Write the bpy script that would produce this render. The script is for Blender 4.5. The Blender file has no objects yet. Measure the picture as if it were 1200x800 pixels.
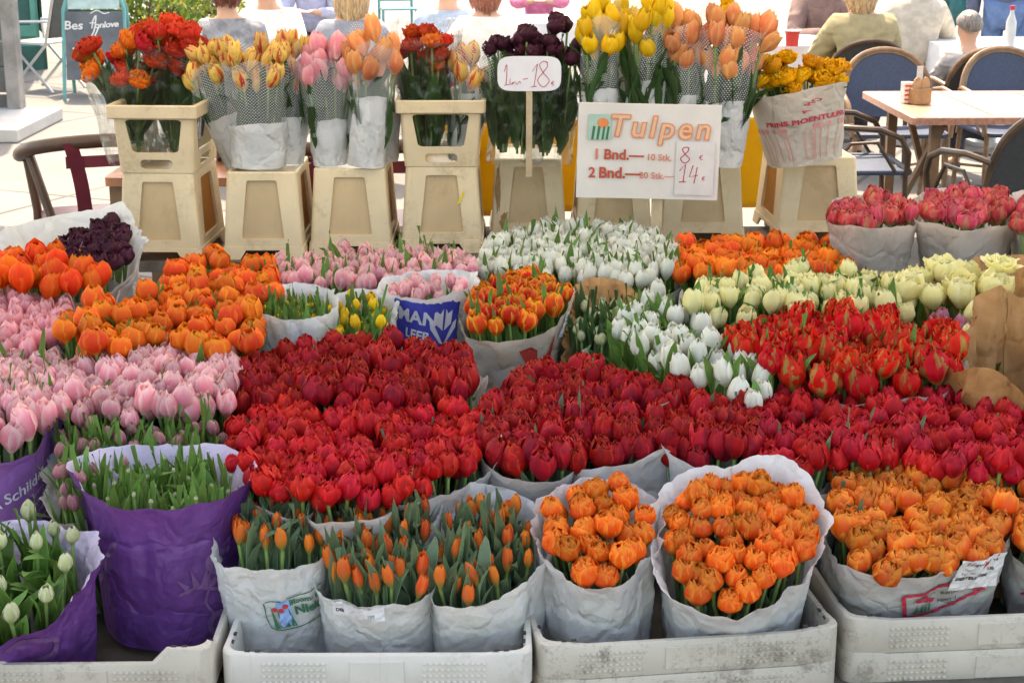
import bpy, bmesh, math, random
from math import radians as R, sin, cos, pi, sqrt, atan2
from mathutils import Vector, Matrix, noise, geometry, Quaternion

S = bpy.context.scene
COL = S.collection

# ------------------------------------------------------------------ camera, light, exposure
CAMH, FPX, PITCH = 1.85, 1900.0, R(15.6)
cam_d = bpy.data.cameras.new('camera'); cam = bpy.data.objects.new('camera', cam_d); COL.objects.link(cam)
cam.location = (0, 0, CAMH); cam.rotation_euler = (R(90) - PITCH, 0, 0)
cam_d.sensor_width = 36; cam_d.lens = 36 * FPX / 1200; cam_d.clip_end = 2000
cam_d.dof.use_dof = True; cam_d.dof.focus_distance = 3.9; cam_d.dof.aperture_fstop = 16
S.camera = cam
SUN_EL, SUN_AZ = 58, -12          # degrees; azimuth measured from +y towards +x
wd = bpy.data.worlds.new('World'); S.world = wd; wd.use_nodes = True
nt = wd.node_tree; bg = nt.nodes['Background']
sky = nt.nodes.new('ShaderNodeTexSky'); sky.sky_type = 'NISHITA'; sky.sun_disc = False
sky.sun_elevation = R(SUN_EL); sky.sun_rotation = R(SUN_AZ); sky.dust_density = 2.5; sky.air_density = 1.0; sky.ozone_density = 1.0
nt.links.new(sky.outputs[0], bg.inputs[0]); bg.inputs[1].default_value = 0.15
sd = bpy.data.lights.new('sun', 'SUN'); sd.energy = 2.5; sd.angle = R(0.6); sd.color = (1, .95, .87)
sun = bpy.data.objects.new('sun', sd); COL.objects.link(sun)
sdir = Vector((sin(R(SUN_AZ)) * cos(R(SUN_EL)), cos(R(SUN_AZ)) * cos(R(SUN_EL)), sin(R(SUN_EL))))
sun.rotation_euler = sdir.to_track_quat('Z', 'Y').to_euler()
vs = S.view_settings; vs.view_transform = 'Standard'; vs.look = 'None'; vs.gamma = 1; vs.use_curve_mapping = False
vs.exposure = 2.2
vs.use_white_balance = True; vs.white_balance_temperature = 8600; vs.white_balance_tint = 10
S.cycles.use_denoising = True
S.cycles.max_bounces = 6; S.cycles.diffuse_bounces = 3; S.cycles.glossy_bounces = 2; S.cycles.transmission_bounces = 4; S.cycles.transparent_max_bounces = 12
S.cycles.caustics_reflective = False; S.cycles.caustics_refractive = False

# ------------------------------------------------------------------ helpers
def ray(px, py):
    dx = (px - 600) / FPX; dy = -(py - 400) / FPX
    return Vector((dx, cos(PITCH) + dy * sin(PITCH), -sin(PITCH) + dy * cos(PITCH)))
def W(px, py, z):
    """where the line of sight of a place in the photo meets height z"""
    d = ray(px, py); t = (z - CAMH) / d.z
    return Vector((d.x * t, d.y * t, z))
def D(px, py, y):
    """the same at distance y"""
    d = ray(px, py); t = y / d.y
    return Vector((d.x * t, y, CAMH + d.z * t))

class MB:
    def __init__(s): s.v = []; s.f = []; s.m = []; s.uv = []
    def vert(s, p): s.v.append(tuple(p)); return len(s.v) - 1
    def face(s, idx, mat=0, uv=None):
        s.f.append(tuple(idx)); s.m.append(mat); s.uv.append(uv)
    def grid(s, fn, nu, nv, mat=0, closed=False, uvf=None):
        """fn(u,v), u along columns"""
        cols = nu if closed else nu + 1
        b = len(s.v)
        for j in range(nv + 1):
            for i in range(cols): s.v.append(tuple(fn(i / nu, j / nv)))
        for j in range(nv):
            for i in range(nu):
                i2 = (i + 1) % cols
                uv = [(i / nu, j / nv), ((i + 1) / nu, j / nv), ((i + 1) / nu, (j + 1) / nv), (i / nu, (j + 1) / nv)]
                if uvf: uv = [uvf(*q) for q in uv]
                s.face((b + j * cols + i, b + j * cols + i2, b + (j + 1) * cols + i2, b + (j + 1) * cols + i), mat, uv)
    def box(s, c, size, mat=0, rz=0, M=None):
        hx, hy, hz = size[0] / 2, size[1] / 2, size[2] / 2
        q = Matrix.Rotation(rz, 4, 'Z'); b = len(s.v)
        for z in (-hz, hz):
            for x, y in ((-hx, -hy), (hx, -hy), (hx, hy), (-hx, hy)):
                p = q @ Vector((x, y, z)) + Vector(c)
                if M: p = M @ p
                s.v.append(tuple(p))
        for f in ((3, 2, 1, 0), (4, 5, 6, 7), (0, 1, 5, 4), (1, 2, 6, 5), (2, 3, 7, 6), (3, 0, 4, 7)):
            s.face([b + i for i in f], mat, [(0, 0), (1, 0), (1, 1), (0, 1)])
    def bar(s, p0, p1, w, h, mat=0, up=(0, 0, 1)):
        p0 = Vector(p0); p1 = Vector(p1); d = (p1 - p0); L = d.length; d.normalize()
        up = Vector(up); sx = d.cross(up)
        if sx.length < 1e-4: sx = d.cross(Vector((1, 0, 0)))
        sx.normalize(); u2 = sx.cross(d)
        b = len(s.v)
        for p in (p0, p1):
            for a, c in ((-1, -1), (1, -1), (1, 1), (-1, 1)):
                s.v.append(tuple(p + sx * (a * w / 2) + u2 * (c * h / 2)))
        for f in ((3, 2, 1, 0), (4, 5, 6, 7), (0, 1, 5, 4), (1, 2, 6, 5), (2, 3, 7, 6), (3, 0, 4, 7)):
            s.face([b + i for i in f], mat, [(0, 0), (1, 0), (1, 1), (0, 1)])
    def tube(s, path, r, n=8, mat=0, caps=True):
        path = [Vector(p) for p in path]; m = len(path); b = len(s.v)
        rr = r if isinstance(r, (list, tuple)) else [r] * m
        prev = None
        for i, p in enumerate(path):
            d = (path[min(i + 1, m - 1)] - path[max(i - 1, 0)]).normalized()
            if prev is None:
                a = d.cross(Vector((0, 0, 1)));
                if a.length < 1e-3: a = d.cross(Vector((1, 0, 0)))
            else:
                a = prev - d * prev.dot(d)
            a.normalize(); prev = a; c = d.cross(a)
            for k in range(n):
                t = 2 * pi * k / n
                s.v.append(tuple(p + (a * cos(t) + c * sin(t)) * rr[i]))
        for i in range(m - 1):
            for k in range(n):
                k2 = (k + 1) % n
                s.face((b + i * n + k, b + i * n + k2, b + (i + 1) * n + k2, b + (i + 1) * n + k), mat,
                       [(k / n, i / (m - 1)), ((k + 1) / n, i / (m - 1)), ((k + 1) / n, (i + 1) / (m - 1)), (k / n, (i + 1) / (m - 1))])
        if caps:
            s.face([b + k for k in range(n)][::-1], mat); s.face([b + (m - 1) * n + k for k in range(n)], mat)
    def loft(s, rings, mat=0, close_bottom=False, close_top=False):
        b = len(s.v); n = len(rings[0])
        for r_ in rings:
            for p in r_: s.v.append(tuple(p))
        for j in range(len(rings) - 1):
            for i in range(n):
                i2 = (i + 1) % n
                s.face((b + j * n + i, b + j * n + i2, b + (j + 1) * n + i2, b + (j + 1) * n + i), mat)
        if close_bottom: s.face([b + i for i in range(n)][::-1], mat)
        if close_top: s.face([b + (len(rings) - 1) * n + i for i in range(n)], mat)
    def lathe(s, prof, n=24, mat=0, c=(0, 0, 0)):
        s.loft([[(c[0] + r * cos(2 * pi * k / n), c[1] + r * sin(2 * pi * k / n), c[2] + z) for k in range(n)] for r, z in prof], mat, True, True)
    def plate(s, P, hole, depth=0.006, fill=False, mat=0, mat2=0, n=6):
        """a panel through P(u,v,d) with one opening (list of u,v, counter-clockwise), opening walls, and an optional recessed filling"""
        outer = [(0, 0), (1, 0), (1, 1), (0, 1)]
        tri = geometry.tessellate_polygon([[Vector((u, v, 0)) for u, v in outer], [Vector((u, v, 0)) for u, v in hole]])
        allp = outer + list(hole); b = len(s.v)
        for u, v in allp: s.v.append(tuple(P(u, v, 0)))
        for t in tri:
            a, c, e = (Vector(allp[i]) for i in t)
            if (c - a).cross(e - a) < 0: t = (t[0], t[2], t[1])
            s.face([b + i for i in t], mat)
        h = len(hole); b2 = len(s.v)
        for u, v in hole: s.v.append(tuple(P(u, v, depth)))
        for i in range(h):
            j = (i + 1) % h
            s.face((b + 4 + j, b + 4 + i, b2 + i, b2 + j), mat)
        if fill: s.face([b2 + i for i in range(h)], mat2)
        else:
            for u, v in outer: s.v.append(tuple(P(u, v, depth)))
            idx = [b2 + h + i for i in range(4)] + [b2 + i for i in range(h)]
            for t in tri: s.face([idx[i] for i in t], mat)
            for i in range(4):
                j = (i + 1) % 4
                s.face((b + i, b + j, b2 + h + j, b2 + h + i), mat)
    def mesh(s, name, mats, smooth=True, angle=40):
        me = bpy.data.meshes.new(name); me.from_pydata(s.v, [], s.f)
        for m in (mats if isinstance(mats, (list, tuple)) else [mats]): me.materials.append(m)
        me.polygons.foreach_set('material_index', s.m)
        if any(u is not None for u in s.uv):
            uvl = me.uv_layers.new(name='UVMap'); flat = []
            for f, u in zip(s.f, s.uv):
                for k in range(len(f)):
                    q = u[k] if u and k < len(u) else (0, 0); flat += [q[0], q[1]]
            uvl.data.foreach_set('uv', flat)
        if smooth:
            me.polygons.foreach_set('use_smooth', [True] * len(s.f))
            if angle: me.set_sharp_from_angle(angle=R(angle))
        me.update(); return me
    def build(s, name, mats, parent=None, smooth=True, angle=40, bevel=0):
        return put(name, s.mesh(name, mats, smooth, angle), parent, bevel=bevel)

def put(name, me, parent=None, bevel=0):
    o = bpy.data.objects.new(name, me); COL.objects.link(o)
    if parent: o.parent = parent
    if bevel:
        m = o.modifiers.new('bevel', 'BEVEL'); m.width = bevel; m.segments = 2; m.limit_method = 'ANGLE'; m.angle_limit = R(35)
    return o
def tag(o, label, cat, group=None, kind=None):
    if label: o['label'] = label
    if cat: o['category'] = cat
    if group: o['group'] = group
    if kind: o['kind'] = kind
    return o
def thing(name, label, cat, loc=(0, 0, 0), rz=0, group=None):
    o = bpy.data.objects.new(name, None); COL.objects.link(o); o.location = loc; o.rotation_euler = (0, 0, rz); o.empty_display_size = .1
    return tag(o, label, cat, group)
def structure(o): o['kind'] = 'structure'; return o
def copy_thing(o, loc, rz, label):
    c = o.copy(); COL.objects.link(c); c.location = loc; c.rotation_euler = (0, 0, rz); c['label'] = label
    for ch in list(o.children):
        d = ch.copy(); COL.objects.link(d); d.parent = c
        for g in list(ch.children):
            e = g.copy(); COL.objects.link(e); e.parent = d
    return c
def rrect(w, d, r, z, n=5, c=(0, 0)):
    pts = []
    for k, (sx, sy) in enumerate(((1, -1), (1, 1), (-1, 1), (-1, -1))):
        for i in range(n + 1):
            a = -pi / 2 + k * pi / 2 + i * pi / 2 / n
            pts.append((c[0] + sx * (w / 2 - r) + r * cos(a), c[1] + sy * (d / 2 - r) + r * sin(a), z))
    return pts
def rhole(u0, v0, u1, v1, ru, rv, n=4, shear=0.0):
    pts = []
    for k, (cx, cy) in enumerate(((u1 - ru, v0 + rv), (u1 - ru, v1 - rv), (u0 + ru, v1 - rv), (u0 + ru, v0 + rv))):
        for i in range(n + 1):
            a = -pi / 2 + k * pi / 2 + i * pi / 2 / n
            u, v = cx + ru * cos(a), cy + rv * sin(a)
            pts.append((.5 + (u - .5) * (1 - shear * (v - v0) / (v1 - v0)), v))
    return pts

# ------------------------------------------------------------------ materials
class NT:
    def __init__(s, name):
        s.mat = bpy.data.materials.new(name); s.mat.use_nodes = True; s.t = s.mat.node_tree
        s.b = s.t.nodes['Principled BSDF']; s.out = s.t.nodes['Material Output']
    def n(s, typ, **kw):
        nd = s.t.nodes.new('ShaderNode' + typ)
        for k, v in kw.items():
            if k.startswith('i_'): nd.inputs[k[2:]].default_value = v
            else: setattr(nd, k, v)
        return nd
    def l(s, a, b): s.t.links.new(a, b)
    def math(s, op, a, b=None, c=None, clamp=False):
        nd = s.t.nodes.new('ShaderNodeMath'); nd.operation = op; nd.use_clamp = clamp
        for i, x in enumerate((a, b, c)):
            if x is None: continue
            if isinstance(x, (int, float)): nd.inputs[i].default_value = x
            else: s.l(x, nd.inputs[i])
        return nd.outputs[0]
    def step(s, x, lo, hi, a=0.0, b=1.0):
        nd = s.t.nodes.new('ShaderNodeMapRange'); nd.interpolation_type = 'SMOOTHSTEP'
        s.l(x, nd.inputs[0])
        for i, q in enumerate((lo, hi, a, b)): nd.inputs[i + 1].default_value = q
        return nd.outputs[0]
    def mix(s, f, a, b):
        nd = s.t.nodes.new('ShaderNodeMix'); nd.data_type = 'RGBA'
        for k, x in ((0, f), (6, a), (7, b)):
            if isinstance(x, (int, float)): nd.inputs[k].default_value = x
            elif isinstance(x, tuple): nd.inputs[k].default_value = (*x[:3], 1)
            else: s.l(x, nd.inputs[k])
        return nd.outputs[2]
    def noise(s, vec, scale, detail=3, rough=.5, w=None):
        nd = s.t.nodes.new('ShaderNodeTexNoise')
        if w is not None: nd.noise_dimensions = '4D'; s.l(w, nd.inputs['W'])
        if vec is not None: s.l(vec, nd.inputs['Vector'])
        nd.inputs['Scale'].default_value = scale; nd.inputs['Detail'].default_value = detail; nd.inputs['Roughness'].default_value = rough
        return nd.outputs[0]
    def bump(s, h, strength, dist=.002):
        nd = s.t.nodes.new('ShaderNodeBump'); nd.inputs['Strength'].default_value = strength; nd.inputs['Distance'].default_value = dist
        s.l(h, nd.inputs['Height']); s.l(nd.outputs[0], s.b.inputs['Normal']); return nd.outputs[0]
    def rough(s, r, spec=.5): s.b.inputs['Roughness'].default_value = r; s.b.inputs['Specular IOR Level'].default_value = spec
    def translucent(s, col, fac):
        tr = s.n('BsdfTranslucent'); mx = s.n('MixShader')
        if isinstance(col, tuple): tr.inputs[0].default_value = (*col, 1)
        else: s.l(col, tr.inputs[0])
        mx.inputs[0].default_value = fac
        s.l(s.b.outputs[0], mx.inputs[1]); s.l(tr.outputs[0], mx.inputs[2]); s.l(mx.outputs[0], s.out.inputs[0]); return mx

def plain(name, col, rough=.6, var=.12, scale=14, bump=0, spec=.4, metal=0, trans=0, folds=0):
    t = NT(name); tc = t.n('TexCoord')
    nz = t.noise(tc.outputs['Object'], scale, 4, .6)
    c = t.mix(t.step(nz, .3, .7), tuple(x * (1 - var) for x in col), tuple(min(1, x * (1 + var)) for x in col))
    t.l(c, t.b.inputs['Base Color']); t.rough(rough, spec); t.b.inputs['Metallic'].default_value = metal
    if folds:   # soft creases of worn cloth
        mp = t.n('Mapping'); t.l(tc.outputs['Object'], mp.inputs[0]); mp.inputs['Scale'].default_value = (5, 5, 9)
        w = t.n('TexNoise', noise_type='RIDGED_MULTIFRACTAL', i_Scale=1.2, i_Detail=3.0, i_Distortion=.6); t.l(mp.outputs[0], w.inputs['Vector'])
        t.bump(w.outputs[0], folds, .05)
    elif bump: t.bump(t.noise(tc.outputs['Object'], scale * 6, 3), bump, .003)
    if trans: t.translucent(c, trans)
    return t.mat

def petal_mat(name, main, edge, base, streak, edge_at=.75, streak_amt=.0, base_v=.18, trans=.3, hue=.012, val=.18, dusk=None, dusk_amt=0):
    t = NT(name); uv = t.n('UVMap'); sp = t.n('SeparateXYZ'); t.l(uv.outputs[0], sp.inputs[0])
    u = t.math('FRACT', sp.outputs[0]); v = sp.outputs[1]
    e = t.math('MULTIPLY', t.math('ABSOLUTE', t.math('SUBTRACT', u, .5)), 2)
    oi = t.n('ObjectInfo'); rnd = oi.outputs['Random']
    mp = t.n('Mapping'); t.l(uv.outputs[0], mp.inputs[0]); mp.inputs['Scale'].default_value = (9, 1.1, 1)
    N = t.noise(mp.outputs[0], 1.6, 3, .6, w=t.math('MULTIPLY', rnd, 37))
    mp2 = t.n('Mapping'); t.l(uv.outputs[0], mp2.inputs[0]); mp2.inputs['Scale'].default_value = (2, 1.6, 1)
    N2 = t.noise(mp2.outputs[0], 1.5, 2, .5, w=t.math('MULTIPLY', rnd, 61))
    n0 = t.math('SUBTRACT', N, .5)
    rim = t.math('MAXIMUM', e, t.math('SUBTRACT', t.math('MULTIPLY', v, 1.05), .05))
    fe = t.step(t.math('ADD', rim, t.math('MULTIPLY', n0, .8)), edge_at - .18, edge_at + .2)
    c = t.mix(fe, main, edge)
    if dusk:   # a flush over the outer side of some petals
        c = t.mix(t.math('MULTIPLY', t.step(N2, .48, .68), dusk_amt), c, dusk)
    if streak_amt:
        fs = t.step(t.math('ADD', t.math('SUBTRACT', 1, t.math('ADD', t.math('MULTIPLY', e, 1.5), t.math('MULTIPLY', v, .45))), t.math('MULTIPLY', n0, 1.6)), .15, .6)
        c = t.mix(t.math('MULTIPLY', fs, streak_amt), c, streak)
    c = t.mix(t.step(t.math('ADD', v, t.math('MULTIPLY', n0, .25)), 0, base_v, 1, 0), c, base)
    c = t.mix(t.step(N, .35, .75, 0, .14), c, tuple(x * .6 for x in main))
    hs = t.n('HueSaturation'); t.l(c, hs.inputs['Color'])
    t.l(t.math('ADD', t.math('MULTIPLY', t.math('SUBTRACT', rnd, .5), hue * 2), .5), hs.inputs['Hue'])
    r2 = t.math('FRACT', t.math('MULTIPLY', rnd, 7.31))
    t.l(t.math('ADD', t.math('MULTIPLY', t.math('SUBTRACT', r2, .5), val * 2), 1), hs.inputs['Value'])
    c = hs.outputs[0]
    t.l(c, t.b.inputs['Base Color']); t.rough(.55, .18)
    t.bump(N, .35, .002); t.translucent(c, trans); return t.mat

def leaf_mat(name, col, col2, trans=.28):
    t = NT(name); uv = t.n('UVMap'); sp = t.n('SeparateXYZ'); t.l(uv.outputs[0], sp.inputs[0])
    rnd = t.n('ObjectInfo').outputs['Random']
    mp = t.n('Mapping'); t.l(uv.outputs[0], mp.inputs[0]); mp.inputs['Scale'].default_value = (16, .7, 1)
    N = t.noise(mp.outputs[0], 1.5, 3, .6, w=t.math('MULTIPLY', rnd, 23))
    c = t.mix(t.step(N, .3, .7), col, col2)
    e = t.math('MULTIPLY', t.math('ABSOLUTE', t.math('SUBTRACT', sp.outputs[0], .5)), 2)
    c = t.mix(t.step(e, .86, .98, 0, .55), c, tuple(min(1, x * 2.1) for x in col2))
    c = t.mix(t.step(sp.outputs[1], .0, .35, .35, 0), c, tuple(min(1, x * 1.6) for x in col2))
    hs = t.n('HueSaturation'); t.l(c, hs.inputs['Color'])
    t.l(t.math('ADD', t.math('MULTIPLY', t.math('SUBTRACT', rnd, .5), .03), .5), hs.inputs['Hue'])
    t.l(t.math('ADD', t.math('MULTIPLY', rnd, .5), .75), hs.inputs['Value'])
    t.l(hs.outputs[0], t.b.inputs['Base Color']); t.rough(.45, .4); t.bump(N, .3, .002); t.translucent(hs.outputs[0], trans); return t.mat

def paper_mat(name, col, col2=None, inside=None, trans=.3, rough=.75, scale=9, spec=.25, bump=.7):
    t = NT(name); tc = t.n('TexCoord'); oi = t.n('ObjectInfo')
    v = t.n('VectorMath', operation='ADD'); t.l(tc.outputs['Object'], v.inputs[0]); t.l(oi.outputs['Random'], v.inputs[1])
    vo = t.n('TexVoronoi', feature='F1'); vo.inputs['Scale'].default_value = scale; t.l(v.outputs[0], vo.inputs['Vector'])
    nz = t.noise(v.outputs[0], scale * .9, 5, .65)
    c = t.mix(t.step(nz, .3, .72), col, col2 or tuple(x * .82 for x in col))
    c = t.mix(t.step(t.noise(v.outputs[0], 2.2, 2), .55, .75, 0, .25), c, tuple(x * y for x, y in zip(col, (.8, .77, .68))))   # water stains
    if inside:
        ge = t.n('NewGeometry'); c = t.mix(ge.outputs['Backfacing'], c, inside)
    t.l(c, t.b.inputs['Base Color']); t.rough(rough, spec)
    dv = t.n('VectorMath', operation='MULTIPLY_ADD'); t.l(t.n('TexNoise', i_Scale=6.0).outputs['Color'], dv.inputs[0]); dv.inputs[1].default_value = (.06, .06, .06); t.l(v.outputs[0], dv.inputs[2])
    ve = t.n('TexVoronoi', feature='DISTANCE_TO_EDGE'); ve.inputs['Scale'].default_value = scale * .9; t.l(dv.outputs[0], ve.inputs['Vector'])
    v2 = t.n('TexVoronoi', feature='F1'); v2.inputs['Scale'].default_value = scale * 2.6; t.l(dv.outputs[0], v2.inputs['Vector'])
    h = t.math('ADD', t.math('ADD', t.math('MULTIPLY', vo.outputs['Distance'], .9), t.math('MULTIPLY', v2.outputs['Distance'], .35)), t.math('ADD', t.math('MULTIPLY', nz, .6), t.math('MINIMUM', t.math('MULTIPLY', ve.outputs[0], 2.5), .3)))
    t.bump(h, bump, .016); t.translucent(c, trans); return t.mat

def plastic_mat(name, col, dirt=(.12, .09, .06), dirt_amt=.5, rough=.45, trans=0, scale=7):
    t = NT(name); tc = t.n('TexCoord'); oi = t.n('ObjectInfo')
    v = t.n('VectorMath', operation='ADD'); t.l(tc.outputs['Object'], v.inputs[0]); t.l(oi.outputs['Location'], v.inputs[1])
    n1 = t.noise(v.outputs[0], scale, 6, .7); n2 = t.noise(v.outputs[0], scale * 7, 4, .7); n3 = t.noise(v.outputs[0], 2.5, 3, .6)
    c = t.mix(t.step(n3, .35, .7), col, tuple(x * .8 for x in col))
    n4 = t.noise(v.outputs[0], 4.3, 2, .5)
    d = t.math('MULTIPLY', t.math('MULTIPLY', t.step(t.math('ADD', n1, t.math('MULTIPLY', n2, .45)), .70, .92), t.step(n4, .42, .62, .15, 1)), dirt_amt)
    c = t.mix(d, c, dirt)
    mp = t.n('Mapping'); t.l(v.outputs[0], mp.inputs[0]); mp.inputs['Scale'].default_value = (60, 60, 5)
    sc = t.noise(mp.outputs[0], 1.2, 3, .6)
    c = t.mix(t.step(sc, .6, .72, 0, .22 * dirt_amt * 2), c, tuple(x * .5 for x in col))
    t.l(c, t.b.inputs['Base Color']); t.rough(rough, .45); t.bump(n2, .12, .002)
    if trans: t.translucent(c, trans)
    return t.mat

def film_mat(name, tint=(.95, .97, .97), body=.045, rough=.08):
    """clear crinkled wrapping film"""
    t = NT(name); tc = t.n('TexCoord')
    vo = t.n('TexVoronoi', feature='SMOOTH_F1'); vo.inputs['Scale'].default_value = 26; t.l(tc.outputs['Object'], vo.inputs['Vector'])
    mp = t.n('Mapping'); t.l(tc.outputs['Object'], mp.inputs[0]); mp.inputs['Scale'].default_value = (30, 30, 6)
    nz = t.noise(mp.outputs[0], 1.3, 4, .6)
    b = t.n('Bump'); b.inputs['Strength'].default_value = .8; b.inputs['Distance'].default_value = .02
    t.l(t.math('ADD', vo.outputs['Distance'], nz), b.inputs['Height'])
    tr = t.n('BsdfTransparent'); tr.inputs[0].default_value = (*tint, 1)
    gl = t.n('BsdfGlossy'); gl.inputs['Roughness'].default_value = rough; t.l(b.outputs[0], gl.inputs['Normal'])
    df = t.n('BsdfTranslucent'); df.inputs[0].default_value = (.8, .82, .84, 1)
    m1 = t.n('MixShader'); m1.inputs[0].default_value = body; t.l(tr.outputs[0], m1.inputs[1]); t.l(df.outputs[0], m1.inputs[2])
    fr = t.n('Fresnel'); fr.inputs[0].default_value = 1.5; t.l(b.outputs[0], fr.inputs['Normal'])
    m2 = t.n('MixShader'); t.l(t.math('MINIMUM', t.math('MULTIPLY', fr.outputs[0], .75), .5), m2.inputs[0]); t.l(m1.outputs[0], m2.inputs[1]); t.l(gl.outputs[0], m2.inputs[2])
    t.l(m2.outputs[0], t.out.inputs[0]); return t.mat

def net_mat(name, nu=56, nv=52):
    """clear sleeve with a woven grid of white dots"""
    t = NT(name); uv = t.n('UVMap'); sp = t.n('SeparateXYZ'); t.l(uv.outputs[0], sp.inputs[0])
    u = t.math('MULTIPLY', sp.outputs[0], nu); v = t.math('MULTIPLY', sp.outputs[1], nv)
    u = t.math('ADD', u, t.math('MULTIPLY', t.math('MODULO', t.math('FLOOR', v), 2), .5))
    fu = t.math('SUBTRACT', t.math('FRACT', u), .5); fv = t.math('SUBTRACT', t.math('FRACT', v), .5)
    d = t.math('SQRT', t.math('ADD', t.math('MULTIPLY', fu, fu), t.math('MULTIPLY', fv, fv)))
    dots = t.step(d, .20, .30, .75, 0.05)
    tr = t.n('BsdfTransparent'); mx = t.n('MixShader')
    t.b.inputs['Base Color'].default_value = (.82, .83, .85, 1); t.rough(.3, .5)
    t.l(dots, mx.inputs[0]); t.l(tr.outputs[0], mx.inputs[1]); t.l(t.b.outputs[0], mx.inputs[2]); t.l(mx.outputs[0], t.out.inputs[0]); return t.mat

def hair_mat(name, col):
    t = NT(name); tc = t.n('TexCoord'); mp = t.n('Mapping'); t.l(tc.outputs['Object'], mp.inputs[0]); mp.inputs['Scale'].default_value = (110, 110, 7)
    w = t.noise(mp.outputs[0], 1.0, 4, .6)
    t.l(t.mix(t.step(w, .3, .7), tuple(x * .45 for x in col), tuple(min(1, x * 1.35) for x in col)), t.b.inputs['Base Color']); t.rough(.42, .45); t.bump(w, .7, .006); return t.mat
STEM = plain('stem', (.16, .26, .07), .5, .2, 20)
LEAF_GREY = leaf_mat('leaf grey green', (.10, .165, .080), (.135, .21, .115))
LEAF_GREEN = leaf_mat('leaf green', (.085, .18, .035), (.125, .235, .05))
LEAF_DARK = leaf_mat('leaf dark', (.035, .085, .025), (.055, .11, .035))
WHITE_PAPER = paper_mat('white paper', (.74, .74, .72), (.66, .66, .65), trans=.25)
GREY_PAPER = paper_mat('greyish paper', (.62, .60, .57), (.54, .52, .49), trans=.3)
CREAM_PAPER = paper_mat('creamy paper', (.70, .64, .56), (.60, .54, .46), trans=.35)
KRAFT = paper_mat('kraft paper', (.44, .22, .085), (.36, .17, .06), inside=(.48, .26, .11), trans=.22, rough=.85)
LILAC = paper_mat('lilac purple paper', (.34, .15, .46), (.28, .11, .40), inside=(.62, .52, .66), trans=.2, rough=.4, spec=.4)
PURPLE = paper_mat('purple paper', (.165, .055, .25), (.125, .04, .20), inside=(.62, .52, .66), trans=.15, rough=.4, spec=.4)
MILKY = paper_mat('milky film', (.72, .68, .63), (.62, .57, .52), trans=.5, rough=.3, spec=.5)
FILM = film_mat('clear film'); NET = net_mat('dotted net sleeve')
BEIGE = plastic_mat('beige bucket plastic', (.80, .63, .40), (.36, .25, .14), .42, .42, trans=.06, scale=8)
BEIGE_IN = plastic_mat('beige bucket recess', (.70, .50, .28), (.32, .20, .10), .3, .45, trans=.15, scale=4)
AMBER = plastic_mat('thin light tinted wall', (.75, .36, .09), (.3, .12, .04), .2, .45, trans=.6)  # amber of light passing through the bucket sides is put into the colour
CRATE_WHITE = plastic_mat('white crate plastic', (.60, .57, .51), (.14, .11, .08), .35, .5, scale=16)
CRATE_DIRTY = plastic_mat('dirty crate plastic', (.53, .48, .40), (.10, .075, .05), .6, .55, scale=24)
WOOD_GREY = plain('weathered wood', (.13, .125, .12), .8, .25, 6, .4)
WOOD = plain('pale wood stick', (.50, .38, .24), .7, .15, 12, .2)
PRINT = {k: plain('print ' + k, c, .6, .05) for k, c in dict(white=(.7, .68, .72), green=(.03, .16, .08), red=(.55, .05, .04), blue=(.05, .06, .42), black=(.03, .03, .03),
         orange=(.72, .22, .08), brownred=(.46, .07, .035), pale=(.72, .44, .28), sky=(.25, .40, .70), plum=(.085, .03, .13), crimson=(.5, .03, .06), signgreen=(.35, .52, .42), faded=(.62, .18, .12), pink=(.62, .25, .22), plumtwo=(.16, .07, .20)).items()}
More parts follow.
